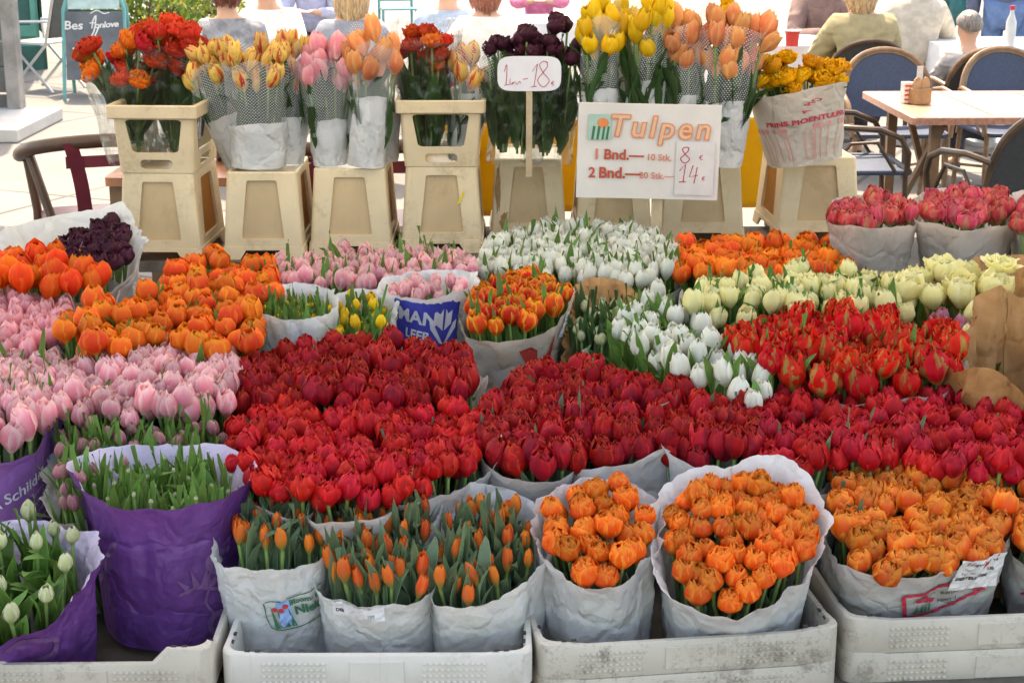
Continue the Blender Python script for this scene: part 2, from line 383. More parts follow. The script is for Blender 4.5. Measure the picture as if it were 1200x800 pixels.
P = dict(
  orange_double=petal_mat('orange double petals', (.92, .12, .010), (.95, .33, .05), (.86, .17, .02), (.90, .22, .06), .74, .4, .12, hue=.005, dusk=(.84, .10, .025), dusk_amt=.5, trans=.42),
  orange_large=petal_mat('orange large petals', (.92, .135, .012), (.95, .37, .06), (.86, .21, .03), (.84, .15, .06), .72, .5, .12, hue=.005, dusk=(.84, .14, .05), dusk_amt=.5, trans=.42),
  orange_cup=petal_mat('orange cup petals', (.86, .125, .018), (.90, .28, .03), (.80, .40, .05), (.85, .11, .03), .82, .5, .12),
  orange_flame=petal_mat('flame orange petals', (.86, .10, .012), (.90, .20, .02), (.85, .25, .03), (.80, .06, .01), .85, .4, .1),
  bud_orange=petal_mat('orange bud petals', (.84, .16, .03), (.88, .24, .04), (.22, .26, .06), (.62, .20, .06), .85, .55, .55),
  red_dark=petal_mat('dark red petals', (.44, .006, .012), (.74, .06, .02), (.12, .05, .03), (.18, .008, .015), .95, .55, .12, hue=.004, dusk=(.17, .010, .024), dusk_amt=.75, trans=.2),
  red=petal_mat('red petals', (.58, .007, .012), (.74, .022, .020), (.22, .10, .03), (.30, .007, .013), .80, .5, .10, hue=.004, dusk=(.32, .010, .020), dusk_amt=.6, trans=.2),
  raspberry_red=petal_mat('raspberry red petals', (.50, .006, .013), (.68, .024, .028), (.25, .10, .04), (.30, .009, .016), .80, .5, .10, hue=.004, dusk=(.28, .010, .020), dusk_amt=.6, trans=.2),
  red_parrot=petal_mat('vermilion parrot petals', (.72, .014, .010), (.82, .035, .018), (.30, .34, .07), (.36, .36, .09), .85, .75, .2, hue=.005),
  pink=petal_mat('pale pink petals', (.90, .38, .43), (.94, .66, .63), (.88, .76, .56), (.88, .27, .36), .74, .5, .20, hue=.006, trans=.46),
  pink_deep=petal_mat('pink petals', (.88, .31, .36), (.92, .50, .50), (.86, .64, .48), (.84, .23, .32), .75, .5, .2, hue=.006),
  white=petal_mat('white petals', (.80, .79, .66), (.84, .83, .74), (.55, .60, .30), (.76, .77, .55), .8, .3, .2, hue=.005, val=.07),
  yellow_pale=petal_mat('pale yellow petals', (.90, .82, .38), (.91, .87, .52), (.78, .74, .26), (.88, .79, .30), .8, .4, .15, hue=.004, val=.06, trans=.36),
  yellow=petal_mat('yellow petals', (.86, .52, .02), (.88, .62, .05), (.55, .50, .05), (.82, .42, .02), .8, .4, .2, hue=.008),
  red_yellow=petal_mat('red and yellow petals', (.74, .05, .012), (.88, .42, .035), (.82, .35, .04), (.66, .03, .01), .84, .6, .08),
  yellow_flame=petal_mat('yellow petals with red flames', (.86, .58, .14), (.88, .64, .20), (.66, .58, .2), (.60, .05, .04), .8, 1.0, .12, dusk=(.74, .24, .10), dusk_amt=.6, trans=.36),
  black=petal_mat('near black petals', (.045, .008, .018), (.075, .012, .03), (.03, .01, .012), (.03, .006, .012), .8, .4, .1, hue=.01, trans=.12),
  raspberry=petal_mat('raspberry and green petals', (.68, .06, .09), (.76, .13, .15), (.36, .36, .12), (.44, .36, .14), .80, .6, .22, hue=.010),
  mauve=petal_mat('mauve petals', (.42, .10, .17), (.52, .22, .27), (.25, .28, .1), (.34, .09, .14), .8, .4, .2),
  peach=petal_mat('peach petals', (.86, .32, .12), (.90, .48, .20), (.75, .45, .12), (.84, .25, .12), .75, .5, .12, trans=.4),
  amber_double=petal_mat('amber double petals', (.88, .40, .015), (.90, .50, .03), (.6, .45, .05), (.84, .30, .02), .8, .4, .1),
  bud_white=petal_mat('greenish white bud petals', (.50, .54, .28), (.62, .62, .42), (.22, .34, .10), (.40, .46, .20), .8, .5, .35, hue=.006),
  bud_pink=petal_mat('green and pink bud petals', (.50, .15, .20), (.56, .28, .28), (.20, .28, .08), (.28, .30, .12), .8, .7, .3),
  red_peony=petal_mat('scarlet peony petals', (.70, .03, .02), (.80, .08, .035), (.35, .26, .06), (.62, .10, .03), .82, .4, .2, trans=.35),
)

# ------------------------------------------------------------------ tulips
# layer: petals, radius, height, how far the tip closes (1 = straight cup, 0 = shut), half width (rad), ruffle, tip power (low = pointed)
KIND = {
  'orange_double': (.0255, .053, [(3, 1, .90, .62, 1.14, .002, 2.3), (4, .95, .97, .50, 1.0, .0025, 2.2), (4, .84, 1.02, .32, .92, .003, 2.1), (4, .66, 1.03, .14, .95, .005, 2.4), (3, .4, 1.0, .1, 1.1, .003, 2.4)]),
  'orange_large': (.0265, .060, [(3, 1, .84, .68, 1.12, .0024, 2.6), (3, .96, .96, .52, 1.05, .003, 2.4), (4, .84, 1.0, .30, .95, .004, 2.4), (4, .62, 1.02, .14, .95, .004, 2.2), (3, .36, .98, .1, 1.1, .003, 2.4)]),
  'orange_cup': (.0280, .064, [(3, 1, .98, .50, 1.12, .0016, 2.4), (3, .94, 1.0, .42, 1.08, .0016, 2.4), (3, .6, .97, .25, 1.0, .001, 2)]),
  'orange_flame': (.0300, .080, [(3, 1, 1.0, .30, 1.14, .001, 1.7), (3, .92, .98, .25, 1.1, .001, 1.7)]),
  'bud_orange': (.0118, .066, [(3, 1, 1, .26, 1.2, .0006, 1.4), (3, .9, .98, .2, 1.2, .0006, 1.4)]),
  'red_dark': (.0232, .070, [(3, 1, .96, .42, 1.12, .003, 1.9), (3, .95, 1.0, .36, 1.08, .0034, 1.9), (4, .78, 1.02, .14, .95, .004, 1.8), (3, .45, .98, .1, 1.0, .003, 1.8)]),
  'red': (.0235, .060, [(3, 1, .94, .44, 1.14, .0024, 1.75), (3, .96, 1.0, .36, 1.08, .003, 1.7), (4, .82, 1.02, .16, .95, .004, 2.1), (3, .5, .99, .1, 1.0, .003, 2.2)]),
  'red_parrot': (.0310, .074, [(3, 1, .90, .72, 1.05, .007, 2.0), (3, .9, 1.0, .55, 1.0, .008, 2.0), (4, .65, 1.0, .45, .9, .008, 2.0), (3, .35, .95, .4, 1.0, .006, 2.0)]),
  'pink': (.0205, .062, [(3, 1, .97, .46, 1.12, .0014, 1.7), (3, .94, 1.0, .38, 1.08, .0014, 1.7), (3, .6, .97, .28, 1.0, .001, 1.6)]),
  'white': (.0190, .064, [(3, 1, .97, .48, 1.12, .0012, 1.75), (3, .94, 1.0, .40, 1.08, .0012, 1.75), (3, .55, .95, .3, 1.0, .001, 1.8)]),
  'cup_slim': (.0225, .062, [(3, 1, .97, .62, 1.10, .0015, 2.0), (3, .93, 1.0, .52, 1.05, .0015, 2.0), (3, .6, .97, .35, 1.0, .001, 1.8)]),
  'yellow_pale': (.0300, .062, [(3, 1, .95, .78, 1.08, .002, 2.4), (3, .92, 1.0, .66, 1.02, .0025, 2.4), (3, .66, .97, .45, .95, .002, 2.2)]),
  'yellow_open': (.0400, .054, [(5, 1, .85, 1.25, .72, .005, 2.6), (5, .88, .95, 1.05, .72, .005, 2.6), (5, .62, 1.0, .85, .74, .005, 2.6), (3, .35, .95, .7, .95, .004, 2.4)]),
  'long': (.0235, .082, [(3, 1, .98, .42, 1.12, .001, 1.8), (3, .93, 1.0, .35, 1.08, .001, 1.8)]),
  'peony': (.0340, .056, [(5, 1, .78, .95, .85, .006, 2.8), (5, .92, .90, .78, .8, .007, 2.8), (5, .74, 1.0, .62, .76, .007, 2.6), (4, .5, 1.02, .5, .85, .006, 2.4), (3, .25, 1.0, .4, 1.0, .005, 2.2)]),
  'fringed': (.0320, .064, [(3, 1, .95, .62, 1.1, .005, 2.8), (3, .94, 1.0, .52, 1.02, .006, 2.8), (4, .7, 1.0, .42, .9, .006, 2.6), (3, .4, .98, .3, 1.0, .004, 2.4)]),
  'bud': (.0165, .050, [(3, 1, 1, .30, 1.25, .0008, 1.6), (3, .9, .98, .24, 1.2, .0008, 1.6)]),
}
def neck(seed): return (.10, .22, .34, .16, .45, .28, .05, .38, .55)[seed % 9]
def blossom_mesh(kind, pm, seed, stem_len, scale):
    Rr, H, layers = KIND[kind]; Rr *= scale; H *= scale
    rg = random.Random(seed * 977 + hash_name(kind)); mb = MB(); pi_ = 0
    nvv = 7; VC = rg.uniform(.82, 1.28); VH = rg.uniform(.93, 1.09); Rr *= rg.uniform(.93, 1.06); BEND = Matrix.Rotation(neck(seed), 3, Vector((cos(seed * 2.1), sin(seed * 2.1), 0)))
    for li, (n, rs, hs, close, hw, ruf, pw) in enumerate(layers):
        a0 = rg.uniform(0, 2 * pi) if li == 0 else a0 + pi / n + rg.uniform(-.2, .2)
        for k in range(n):
            phi = a0 + 2 * pi * k / n + rg.uniform(-.13, .13)
            tilt = rg.uniform(-.05, .10) * (1.5 if ruf > .0025 else .8); hh = H * VH * hs * rg.uniform(.90, 1.06); cl = close * VC * rg.uniform(.82, 1.2)
            sd_ = rg.uniform(0, 100); r_l = Rr * rs * rg.uniform(.96, 1.04)
            base = .22 if li < 2 else .12
            def fn(uu, vv):
                u = uu * 2 - 1; vm = .46
                if vv < vm: r = r_l * (base + (1 - base) * sin(vv / vm * pi / 2))
                else: r = r_l * (1 - (1 - cl) * ((vv - vm) / (1 - vm)) ** 1.7)
                sh = (.40 + .60 * sin(pi / 2 * min(1, vv / .5))) if vv < .5 else max(0.03, 1 - ((vv - .5) / .5) ** (pw * 1.15)) ** .62
                w = hw * sh * r_l / max(r, r_l * .45)
                w = min(w, 1.5)
                r2 = r * (1 + .05 * u * u) - .035 * Rr * (1 - abs(u)) ** 2 * (1 if vv > .25 else 0) + tilt * vv * H + .0008 * (li % 2)
                a = phi + u * w
                q = noise.noise(Vector((u * 1.7 + sd_, vv * 3.1, sd_ * .7)))
                q2 = noise.noise(Vector((u * 4 + sd_, vv * 5, sd_ + 9)))
                r2 += ruf * (q * 1.4 + q2 * .9) * (.2 + vv)
                z = hh * (vv ** .92) - .05 * H * u * u * vv + ruf * q2 * vv * 1.2
                r2 = max(.001, r2)
                return BEND @ Vector((r2 * cos(a), r2 * sin(a), z))
            mb.grid(fn, 6, nvv, 0, uvf=lambda a, b, o=pi_: (o + .02 + a * .96, b))
            pi_ += 1
    bend = rg.uniform(-.01, .01)
    mb.tube([(0, 0, .004), (bend * .4, 0, -stem_len * .35), (bend, bend, -stem_len * .7), (0, 0, -stem_len)], [.0042, .0038, .0042, .0048], 5, 1, False)
    return mb.mesh('tulip', [pm, STEM], True, 0)
def hash_name(s): return sum((i + 1) * ord(c) for i, c in enumerate(s))
_bl = {}
def blossom(kind, mat, var, stem_len, scale=1.0):
    key = (kind, mat, var, round(stem_len, 2), round(scale, 2))
    if key not in _bl: _bl[key] = blossom_mesh(kind, P[mat], var, stem_len, scale)
    return _bl[key]
_lf = {}
def leaf_mesh(mat, var, length, width):
    key = (mat.name, var, round(length, 2), round(width, 3))
    if key in _lf: return _lf[key]
    rg = random.Random(var * 31 + 7); mb = MB()
    out = rg.uniform(.03, .17); curl = (.02, .06, .12, .20, .04, .09, .28, .03, .15)[var % 9]; tw = rg.uniform(-.9, .9); fold = rg.uniform(.15, .6); wav = rg.uniform(.003, .009); sd_ = rg.uniform(0, 50)
    def fn(uu, vv):
        u = uu * 2 - 1
        w = width * .5 * (.45 + .55 * sin(pi / 2 * min(1, vv / .4))) * (1 if vv < .4 else max(0, 1 - ((vv - .4) / .6) ** 1.55))
        y = .006 + out * length * vv + curl * length * vv ** 3
        z = length * (vv - .9 * curl * vv ** 4)
        x = u * w; yy = -fold * abs(u) * w + wav * sin(vv * 9 + sd_) * u
        a = tw * vv
        return (x * cos(a) - yy * sin(a), y + x * sin(a) + yy * cos(a), z)
    mb.grid(fn, 4, 8, 0)
    _lf[key] = mb.mesh('leaf', [mat], True, 0); return _lf[key]

def clip_poly(poly, lo=None, hi=None):
    def half(pp, x, keep_gt):
        out = []
        for i in range(len(pp)):
            a, b = pp[i], pp[(i + 1) % len(pp)]
            ia = (a[0] >= x) == keep_gt; ib = (b[0] >= x) == keep_gt
            if ia: out.append(a)
            if ia != ib:
                t = (x - a[0]) / (b[0] - a[0]); out.append((x, a[1] + t * (b[1] - a[1])))
        return out
    if lo is not None: poly = half(poly, lo, True)
    if hi is not None: poly = half(poly, hi, False)
    return poly
def inside(p, poly):
    c = False; n = len(poly)
    for i in range(n):
        a, b = poly[i], poly[i - 1]
        if (a.y > p.y) != (b.y > p.y) and p.x < (b.x - a.x) * (p.y - a.y) / (b.y - a.y) + a.x: c = not c
    return c

class Bunch: pass
GROUP = 'tulip bunches standing packed on the flower stall'
def Wp(px, py, z0, y0, k):
    """where the line of sight meets the plane z = z0 + k * (y - y0)"""
    d = ray(px, py); t = (z0 - k * y0 - CAMH) / (d.z - k * d.y)
    return d * t + Vector((0, 0, CAMH))
def bunch(label, kind, mat, poly, zb, s, base=.30, stem=.30, scale=1.0, leaf=LEAF_GREY, leaf_n=(1, 2), leaf_top=(-.03, .03), leaf_w=.030, leaf_len=.22,
          dome=.0, jit=.014, seed=None, wrap=None, maxn=100, mixk=None, group=GROUP, tilt=.10, slope=0., foot=(0, 0), lean=None, mid=None, heads=None):
    """poly: outline of the heads in the photo; zb: height of the nearest heads; slope: rise of the heads away from the customer"""
    rg = random.Random(seed if seed is not None else hash_name(label))
    pf = max(poly, key=lambda q: q[1]); y0 = W(pf[0], pf[1], zb).y
    mid = (0 if base == .33 else .03) if mid is None else mid     # the outline is drawn round the middle of the heads
    wp = [Wp(x, y, zb + mid, y0, slope) for x, y in poly]
    c = Vector((sum(p.x for p in wp) / len(wp), sum(p.y for p in wp) / len(wp), 0)); zc = zb + slope * (c.y - y0)
    rad = max((p - Vector((c.x, c.y, p.z))).length for p in wp)
    root = thing('tulip_bunch', label, 'flower bunch', (c.x, c.y, base), 0, group)
    hp = [Wp(x, y, zb + mid, y0, slope) for x, y in heads] if heads else wp
    xs = [p.x for p in hp]; ys = [p.y for p in hp]; pts = []; fails = 0
    while fails < 900 and len(pts) < maxn:
        p = Vector((rg.uniform(min(xs), max(xs)), rg.uniform(min(ys), max(ys)), 0))
        if inside(p if heads or not wrap else c + (p - c) * 1.025, hp) and all((p - q).length > s * rg.uniform(.90, 1.08) for q in pts): pts.append(p); fails = 0
        else: fails += 1
    bot_r = (wrap or {}).get('bot', .7) * (.78 if wrap else .8); hgt = max(.12, zc - base)
    for p in pts:
        off = p - c; q = off.length / rad
        k, m, sc = kind, mat, scale
        if mixk and rg.random() < mixk[3]: k, m, sc = mixk[:3]
        tl = tilt * (1 - .65 * min(1, q)); z = zc + slope * off.y + dome * (1 - q * q) + rg.uniform(-jit, jit)
        hz = max(.1, z - base); ln = (1 - bot_r) / hz if lean is None else lean
        dirv = Vector((off.x * ln - foot[0] / hz + rg.gauss(0, tl), off.y * ln - foot[1] / hz + rg.gauss(0, tl), 1)).normalized()
        st = min(stem, max(.08, int((z - base) * .85 / .04) * .04))
        ang = Vector((0, 0, 1)).angle(dirv) + rg.gauss(0, .12); var = min(range(9), key=lambda i: abs(neck(i) - abs(ang)) + rg.uniform(0, .16))
        o = put('tulip', blossom(k, m, var, st, sc), root)
        yaw = atan2(-dirv.y, -dirv.x) - (var * 2.1 - pi / 2) + rg.uniform(-.8, .8); rot = Vector((0, 0, 1)).rotation_difference(dirv) @ Quaternion((0, 0, 1), yaw)
        o.rotation_mode = 'QUATERNION'; o.rotation_quaternion = rot; o.location = (off.x, off.y, z - base)
        f = rg.uniform(.86, 1.12); o.scale = (f, f, f * rg.uniform(.95, 1.06))
        a0 = rg.uniform(0, 6.28)
        for j in range(rg.randint(*leaf_n)):
            top = rg.uniform(*leaf_top) + (.04 if leaf_n[1] < 3 and rg.random() < .3 else 0); L = min(leaf_len * rg.choice((.85, 1.0, 1.15)), max(.12, z + top - base - .01)); L = round(L / .03) * .03
            lo = put('leaf', leaf_mesh(leaf, rg.randrange(9), L, leaf_w * rg.choice((.85, 1.15))), o)
            lo.location = (0, 0, top - L); lz = a0 + j * 2.4 + rg.uniform(-.4, .4)
            if q > .45: lz = atan2(-off.y, -off.x) - pi / 2 - yaw + rg.uniform(-1.2, 1.2)   # outer leaves bend inwards
            lo.rotation_euler = (0, 0, lz)
    B = Bunch(); B.root = root; B.c = c; B.poly = wp; B.zb = zc; B.base = base; B.rg = rg; B.slope = slope; B.foot = foot
    if wrap: B.paper = wrap_sheet(B, **wrap)
    return B

def support(poly, c, th):
    """distance from c to the outline along th (outer hull of the cut)"""
    d = Vector((cos(th), sin(th), 0)); best = .02
    n = len(poly)
    for i in range(n):
        a = poly[i] - c; b = poly[(i + 1) % n] - c; a.z = b.z = 0
        e = b - a; den = d.x * e.y - d.y * e.x
        if abs(den) < 1e-9: continue
        t = (a.x * e.y - a.y * e.x) / den; u = (a.x * d.y - a.y * d.x) / den
        if t > 0 and -.001 <= u <= 1.001: best = max(best, t)
    return best

class Paper: pass
def wrap_sheet(B, mat, zbot=.33, bot=.75, margin=.018, front=0., back=.02, left=0., right=0., flare=.02, peaks=(), fold=.014, arc=None, nth=132, nv=30, name='paper_wrap', waist=0., lift=0):
    """one sheet of paper from the foot of the bunch up round its heads; angles in degrees, -90 faces the customer"""
    rg = B.rg; sd_ = rg.uniform(0, 99); zb, base = B.zb, B.base
    th0, th1 = (arc if arc else (90, 450)); th0, th1 = R(th0), R(th1)
    N = 72; rad = [support(B.poly, B.c, 2 * pi * i / N) + margin for i in range(N)]
    for _ in range(3): rad = [(rad[i - 1] + rad[i] * 2 + rad[(i + 1) % N]) / 4 for i in range(N)]
    mean = sum(rad) / N
    def rr(th):
        x = (th / (2 * pi) * N) % N; i = int(x); f = x - i
        return rad[i % N] * (1 - f) + rad[(i + 1) % N] * f
    def zt(th):
        c, s = cos(th), sin(th)
        z = (right if c > 0 else left) * c * c + (back if s > 0 else front) * s * s
        for a, w, h in peaks:
            d = abs((math.degrees(th) - a + 180) % 360 - 180)
            if d < w: z += h * (1 - d / w) ** 1.0
        z += .010 * noise.noise(Vector((cos(th) * 3 + sd_, sin(th) * 3, 0))) + .004 * noise.noise(Vector((cos(th) * 11 + sd_, sin(th) * 11, 3))) + B.slope * rr(th) * s
        return zb + z
    def surf(th, t, off=0.0):
        rt = rr(th); rb = bot * (rt * .55 + mean * .45)
        r = rb + (rt - rb) * t ** .9 - waist * sin(pi * t) + flare * max(0, (t - .72) / .28) ** 2
        k = noise.noise(Vector((cos(th) * 3.2 + sd_, sin(th) * 3.2, t * 1.3)))
        k2 = noise.noise(Vector((cos(th) * 6 + sd_ + t * 1.5, sin(th) * 6, t * 3 + 5)))
        k3 = 1 - abs(noise.noise(Vector((cos(th) * 8 - t * 3 + sd_, sin(th) * 8, t * 4 + 5)))) * 2.2
        k4 = 1 - abs(noise.noise(Vector((cos(th) * 15 + t * 6 + sd_, sin(th) * 15, t * 12 + 5)))) * 2.2
        r += fold * (k * 1.3 + k2 * .5 + max(0, k3) ** 2 * .40 + max(0, k4) ** 2 * .16 - .25) * (.4 + .6 * t) + off
        return Vector((r * cos(th) + B.foot[0] * (1 - t), r * sin(th) + B.foot[1] * (1 - t), zbot - base + (zt(th) - zbot) * t + lift))
    mb = MB()
    seam = .010 if not arc else 0
    def fn(u, v):
        th = th0 + (th1 - th0) * u
        p = surf(th, v)
        if seam: q = 1 + seam * (1 - u * 2) ; p.x *= q; p.y *= q
        return p
    mb.grid(fn, nth, nv, 0)
    o = mb.build(name, mat, B.root, True, 0)
    pp = Paper(); pp.o = o; pp.surf = surf; pp.zt = zt; pp.zbot = zbot; pp.rr = rr; return pp

# ------------------------------------------------------------------ writing
def text_mesh(body, size, bold=0.0, shear=0.0, spacing=1.0, align='CENTER', res=3):
    cu = bpy.data.curves.new('t', 'FONT'); cu.body = body; cu.size = size; cu.offset = bold; cu.shear = shear; cu.space_character = spacing
    cu.align_x = align; cu.align_y = 'CENTER'; cu.resolution_u = res; cu.fill_mode = 'BOTH'
    ob = bpy.data.objects.new('t', cu); COL.objects.link(ob)
    dg = bpy.context.evaluated_depsgraph_get(); dg.update()
    me = bpy.data.meshes.new_from_object(ob.evaluated_get(dg)); bpy.data.objects.remove(ob); bpy.data.curves.remove(cu)
    v = [tuple(x.co) for x in me.vertices]; f = [tuple(p.vertices) for p in me.polygons]; bpy.data.meshes.remove(me)
    return v, f
class Ink:
    """flat marks in a plane (x right, y up, z order), later laid on a sheet"""
    def __init__(s): s.mb = MB(); s.mats = []
    def mi(s, m):
        if m not in s.mats: s.mats.append(m)
        return s.mats.index(m)
    def text(s, body, x, y, size, mat, rot=0, z=0, **kw):
        v, f = text_mesh(body, size, **kw); b = len(s.mb.v); i = s.mi(mat); c, q = cos(rot), sin(rot)
        for p in v: s.mb.v.append((x + p[0] * c - p[1] * q, y + p[0] * q + p[1] * c, z))
        for a in f: s.mb.face([b + k for k in a], i)
    def line(s, pts, w, mat, z=0):
        i = s.mi(mat)
        pts = [Vector((p[0], p[1], 0)) for p in pts]; b = len(s.mb.v); n = len(pts)
        for k, p in enumerate(pts):
            d = (pts[min(k + 1, n - 1)] - pts[max(k - 1, 0)]).normalized(); q = Vector((-d.y, d.x, 0)) * w / 2
            s.mb.v.append((p.x + q.x, p.y + q.y, z)); s.mb.v.append((p.x - q.x, p.y - q.y, z))
        for k in range(n - 1): s.mb.face((b + 2 * k + 1, b + 2 * k + 3, b + 2 * k + 2, b + 2 * k), i)
    def curve(s, pts, w, mat, z=0, n=6):
        """smooth line through the points"""
        q = [Vector((p[0], p[1], 0)) for p in pts]; out = []
        for i in range(len(q) - 1):
            p0, p1, p2, p3 = q[max(i - 1, 0)], q[i], q[i + 1], q[min(i + 2, len(q) - 1)]
            for k in range(n):
                t = k / n
                out.append(.5 * (2 * p1 + (p2 - p0) * t + (2 * p0 - 5 * p1 + 4 * p2 - p3) * t * t + (3 * p1 - p0 - 3 * p2 + p3) * t ** 3))
        out.append(q[-1]); s.line(out, w, mat, z)
    def poly(s, pts, mat, z=0, grid=0):
        i = s.mi(mat); b = len(s.mb.v)
        for p in pts: s.mb.v.append((p[0], p[1], z))
        for t in geometry.tessellate_polygon([[Vector((p[0], p[1], 0)) for p in pts]]):
            a, c, e = (Vector(pts[k]) for k in t)
            if (c - a).cross(e - a) < 0: t = (t[0], t[2], t[1])
            s.mb.face([b + k for k in t], i)
    def sheet(s, x0, y0, x1, y1, mat, z=0, n=10, wob=0):
        i = s.mi(mat); b = len(s.mb.v); m = max(2, int(n * abs(y1 - y0) / abs(x1 - x0)))
        for j in range(m + 1):
            for k in range(n + 1):
                x, y = x0 + (x1 - x0) * k / n, y0 + (y1 - y0) * j / m
                if wob and (j in (0, m) or k in (0, n)):
                    x += wob * noise.noise(Vector((x * 300, y * 300, 1))); y += wob * noise.noise(Vector((x * 300, y * 300, 7)))
                s.mb.v.append((x, y, z))
        for j in range(m):
            for k in range(n):
                a = b + j * (n + 1) + k; s.mb.face((a, a + 1, a + n + 2, a + n + 1), i)
    def lay(s, fn, name, parent, world=False):
        s.mb.v = [tuple(fn(*p)) for p in s.mb.v]
        return s.mb.build(name, s.mats, parent, False)
def on_paper(pp, th, zc, rot=0.0, off=.003, tmax=.995):
    """lays ink on a wrap: centred at angle th (deg) and height zc above the wrap's foot"""
    t_ = R(th); r0 = pp.rr(t_)
    def fn(x, y, z):
        X = x * cos(rot) - y * sin(rot); Y = x * sin(rot) + y * cos(rot)
        a = t_ + X / r0; H = pp.zt(a) - pp.zbot
        return pp.surf(a, max(.01, min(tmax, (zc + Y) / H)), off + z * 2.2)
    return fn
# ------------------------------------------------------------------ setting
def ground_mat():
    t = NT('square paving'); tc = t.n('TexCoord'); mp = t.n('Mapping'); t.l(tc.outputs['Object'], mp.inputs[0]); mp.inputs['Rotation'].default_value = (0, 0, R(24))
    br = t.n('TexBrick'); t.l(mp.outputs[0], br.inputs['Vector']); br.inputs['Scale'].default_value = 1
    br.inputs['Brick Width'].default_value = 2.2; br.inputs['Row Height'].default_value = 1.6; br.inputs['Mortar Size'].default_value = .02; br.offset = .0
    br.inputs['Color1'].default_value = (.18, .175, .17, 1); br.inputs['Color2'].default_value = (.145, .14, .14, 1); br.inputs['Mortar'].default_value = (.05, .05, .05, 1)
    n = t.noise(tc.outputs['Object'], 1.1, 6, .65); n2 = t.noise(tc.outputs['Object'], 60, 3, .6)
    c = t.mix(t.step(n, .35, .7, 0, .35), br.outputs[0], (.22, .215, .21)); c = t.mix(t.step(n2, .4, .7, 0, .18), c, (.15, .15, .15))
    t.l(c, t.b.inputs['Base Color']); t.rough(.85, .3); t.bump(n2, .3, .004); return t.mat
mb = MB(); mb.grid(lambda u, v: (-400 + 800 * u, -300 + 900 * v, 0), 8, 8)
structure(mb.build('ground', ground_mat(), None, False))
# added unseen awning shading the stall: cream cloth, rear edge slanted to place shadow
AWN = paper_mat('awning cloth', (.70, .685, .655), trans=.45, bump=0)
mb = MB()
mb.grid(lambda u, v: Vector((-5.5, 3.5, 2.75)).lerp(Vector((4.5, 3.5, 2.75)), u).lerp(Vector((-5.5, 11.6, 3.1)).lerp(Vector((4.5, 8.7, 3.1)), u), v) + Vector((0, 0, -.05 * sin(u * 5 * pi) ** 2)), 40, 8)
for x in (-5.4, 4.4): mb.tube([(x, 3.6, 0), (x, 3.6, 2.74)], .03, 8)
structure(mb.build('unseen_awning', AWN, None, True, 0))

# display furniture under the flowers
mb = MB()
for i in range(9): mb.box((0, 3.05 + i * .275, .285), (3.4, .262, .03))
for x in (-1.6, 0, 1.6):
    for y in (3.05, 5.2): mb.box((x, y, .135), (.08, .08, .268))
tag(mb.build('display_platform', plain('dark boards', (.12, .10, .08), .8, .3), None, False), 'low dark wooden platform under the packed tulip bunches', 'platform')
mb = MB(); mb.box((-.15, 5.82, .58), (2.9, .62, .036))
for x in (-1.5, 1.2):
    for y in (5.56, 6.08): mb.box((x, y, .28), (.07, .07, .56))
for x in (-1.5, 1.2): mb.box((x, 5.82, .2), (.05, .45, .05))
tag(mb.build('display_bench', plain('bench boards', (.11, .09, .07), .8, .3), None, False), 'dark wooden bench carrying the row of beige buckets', 'bench')

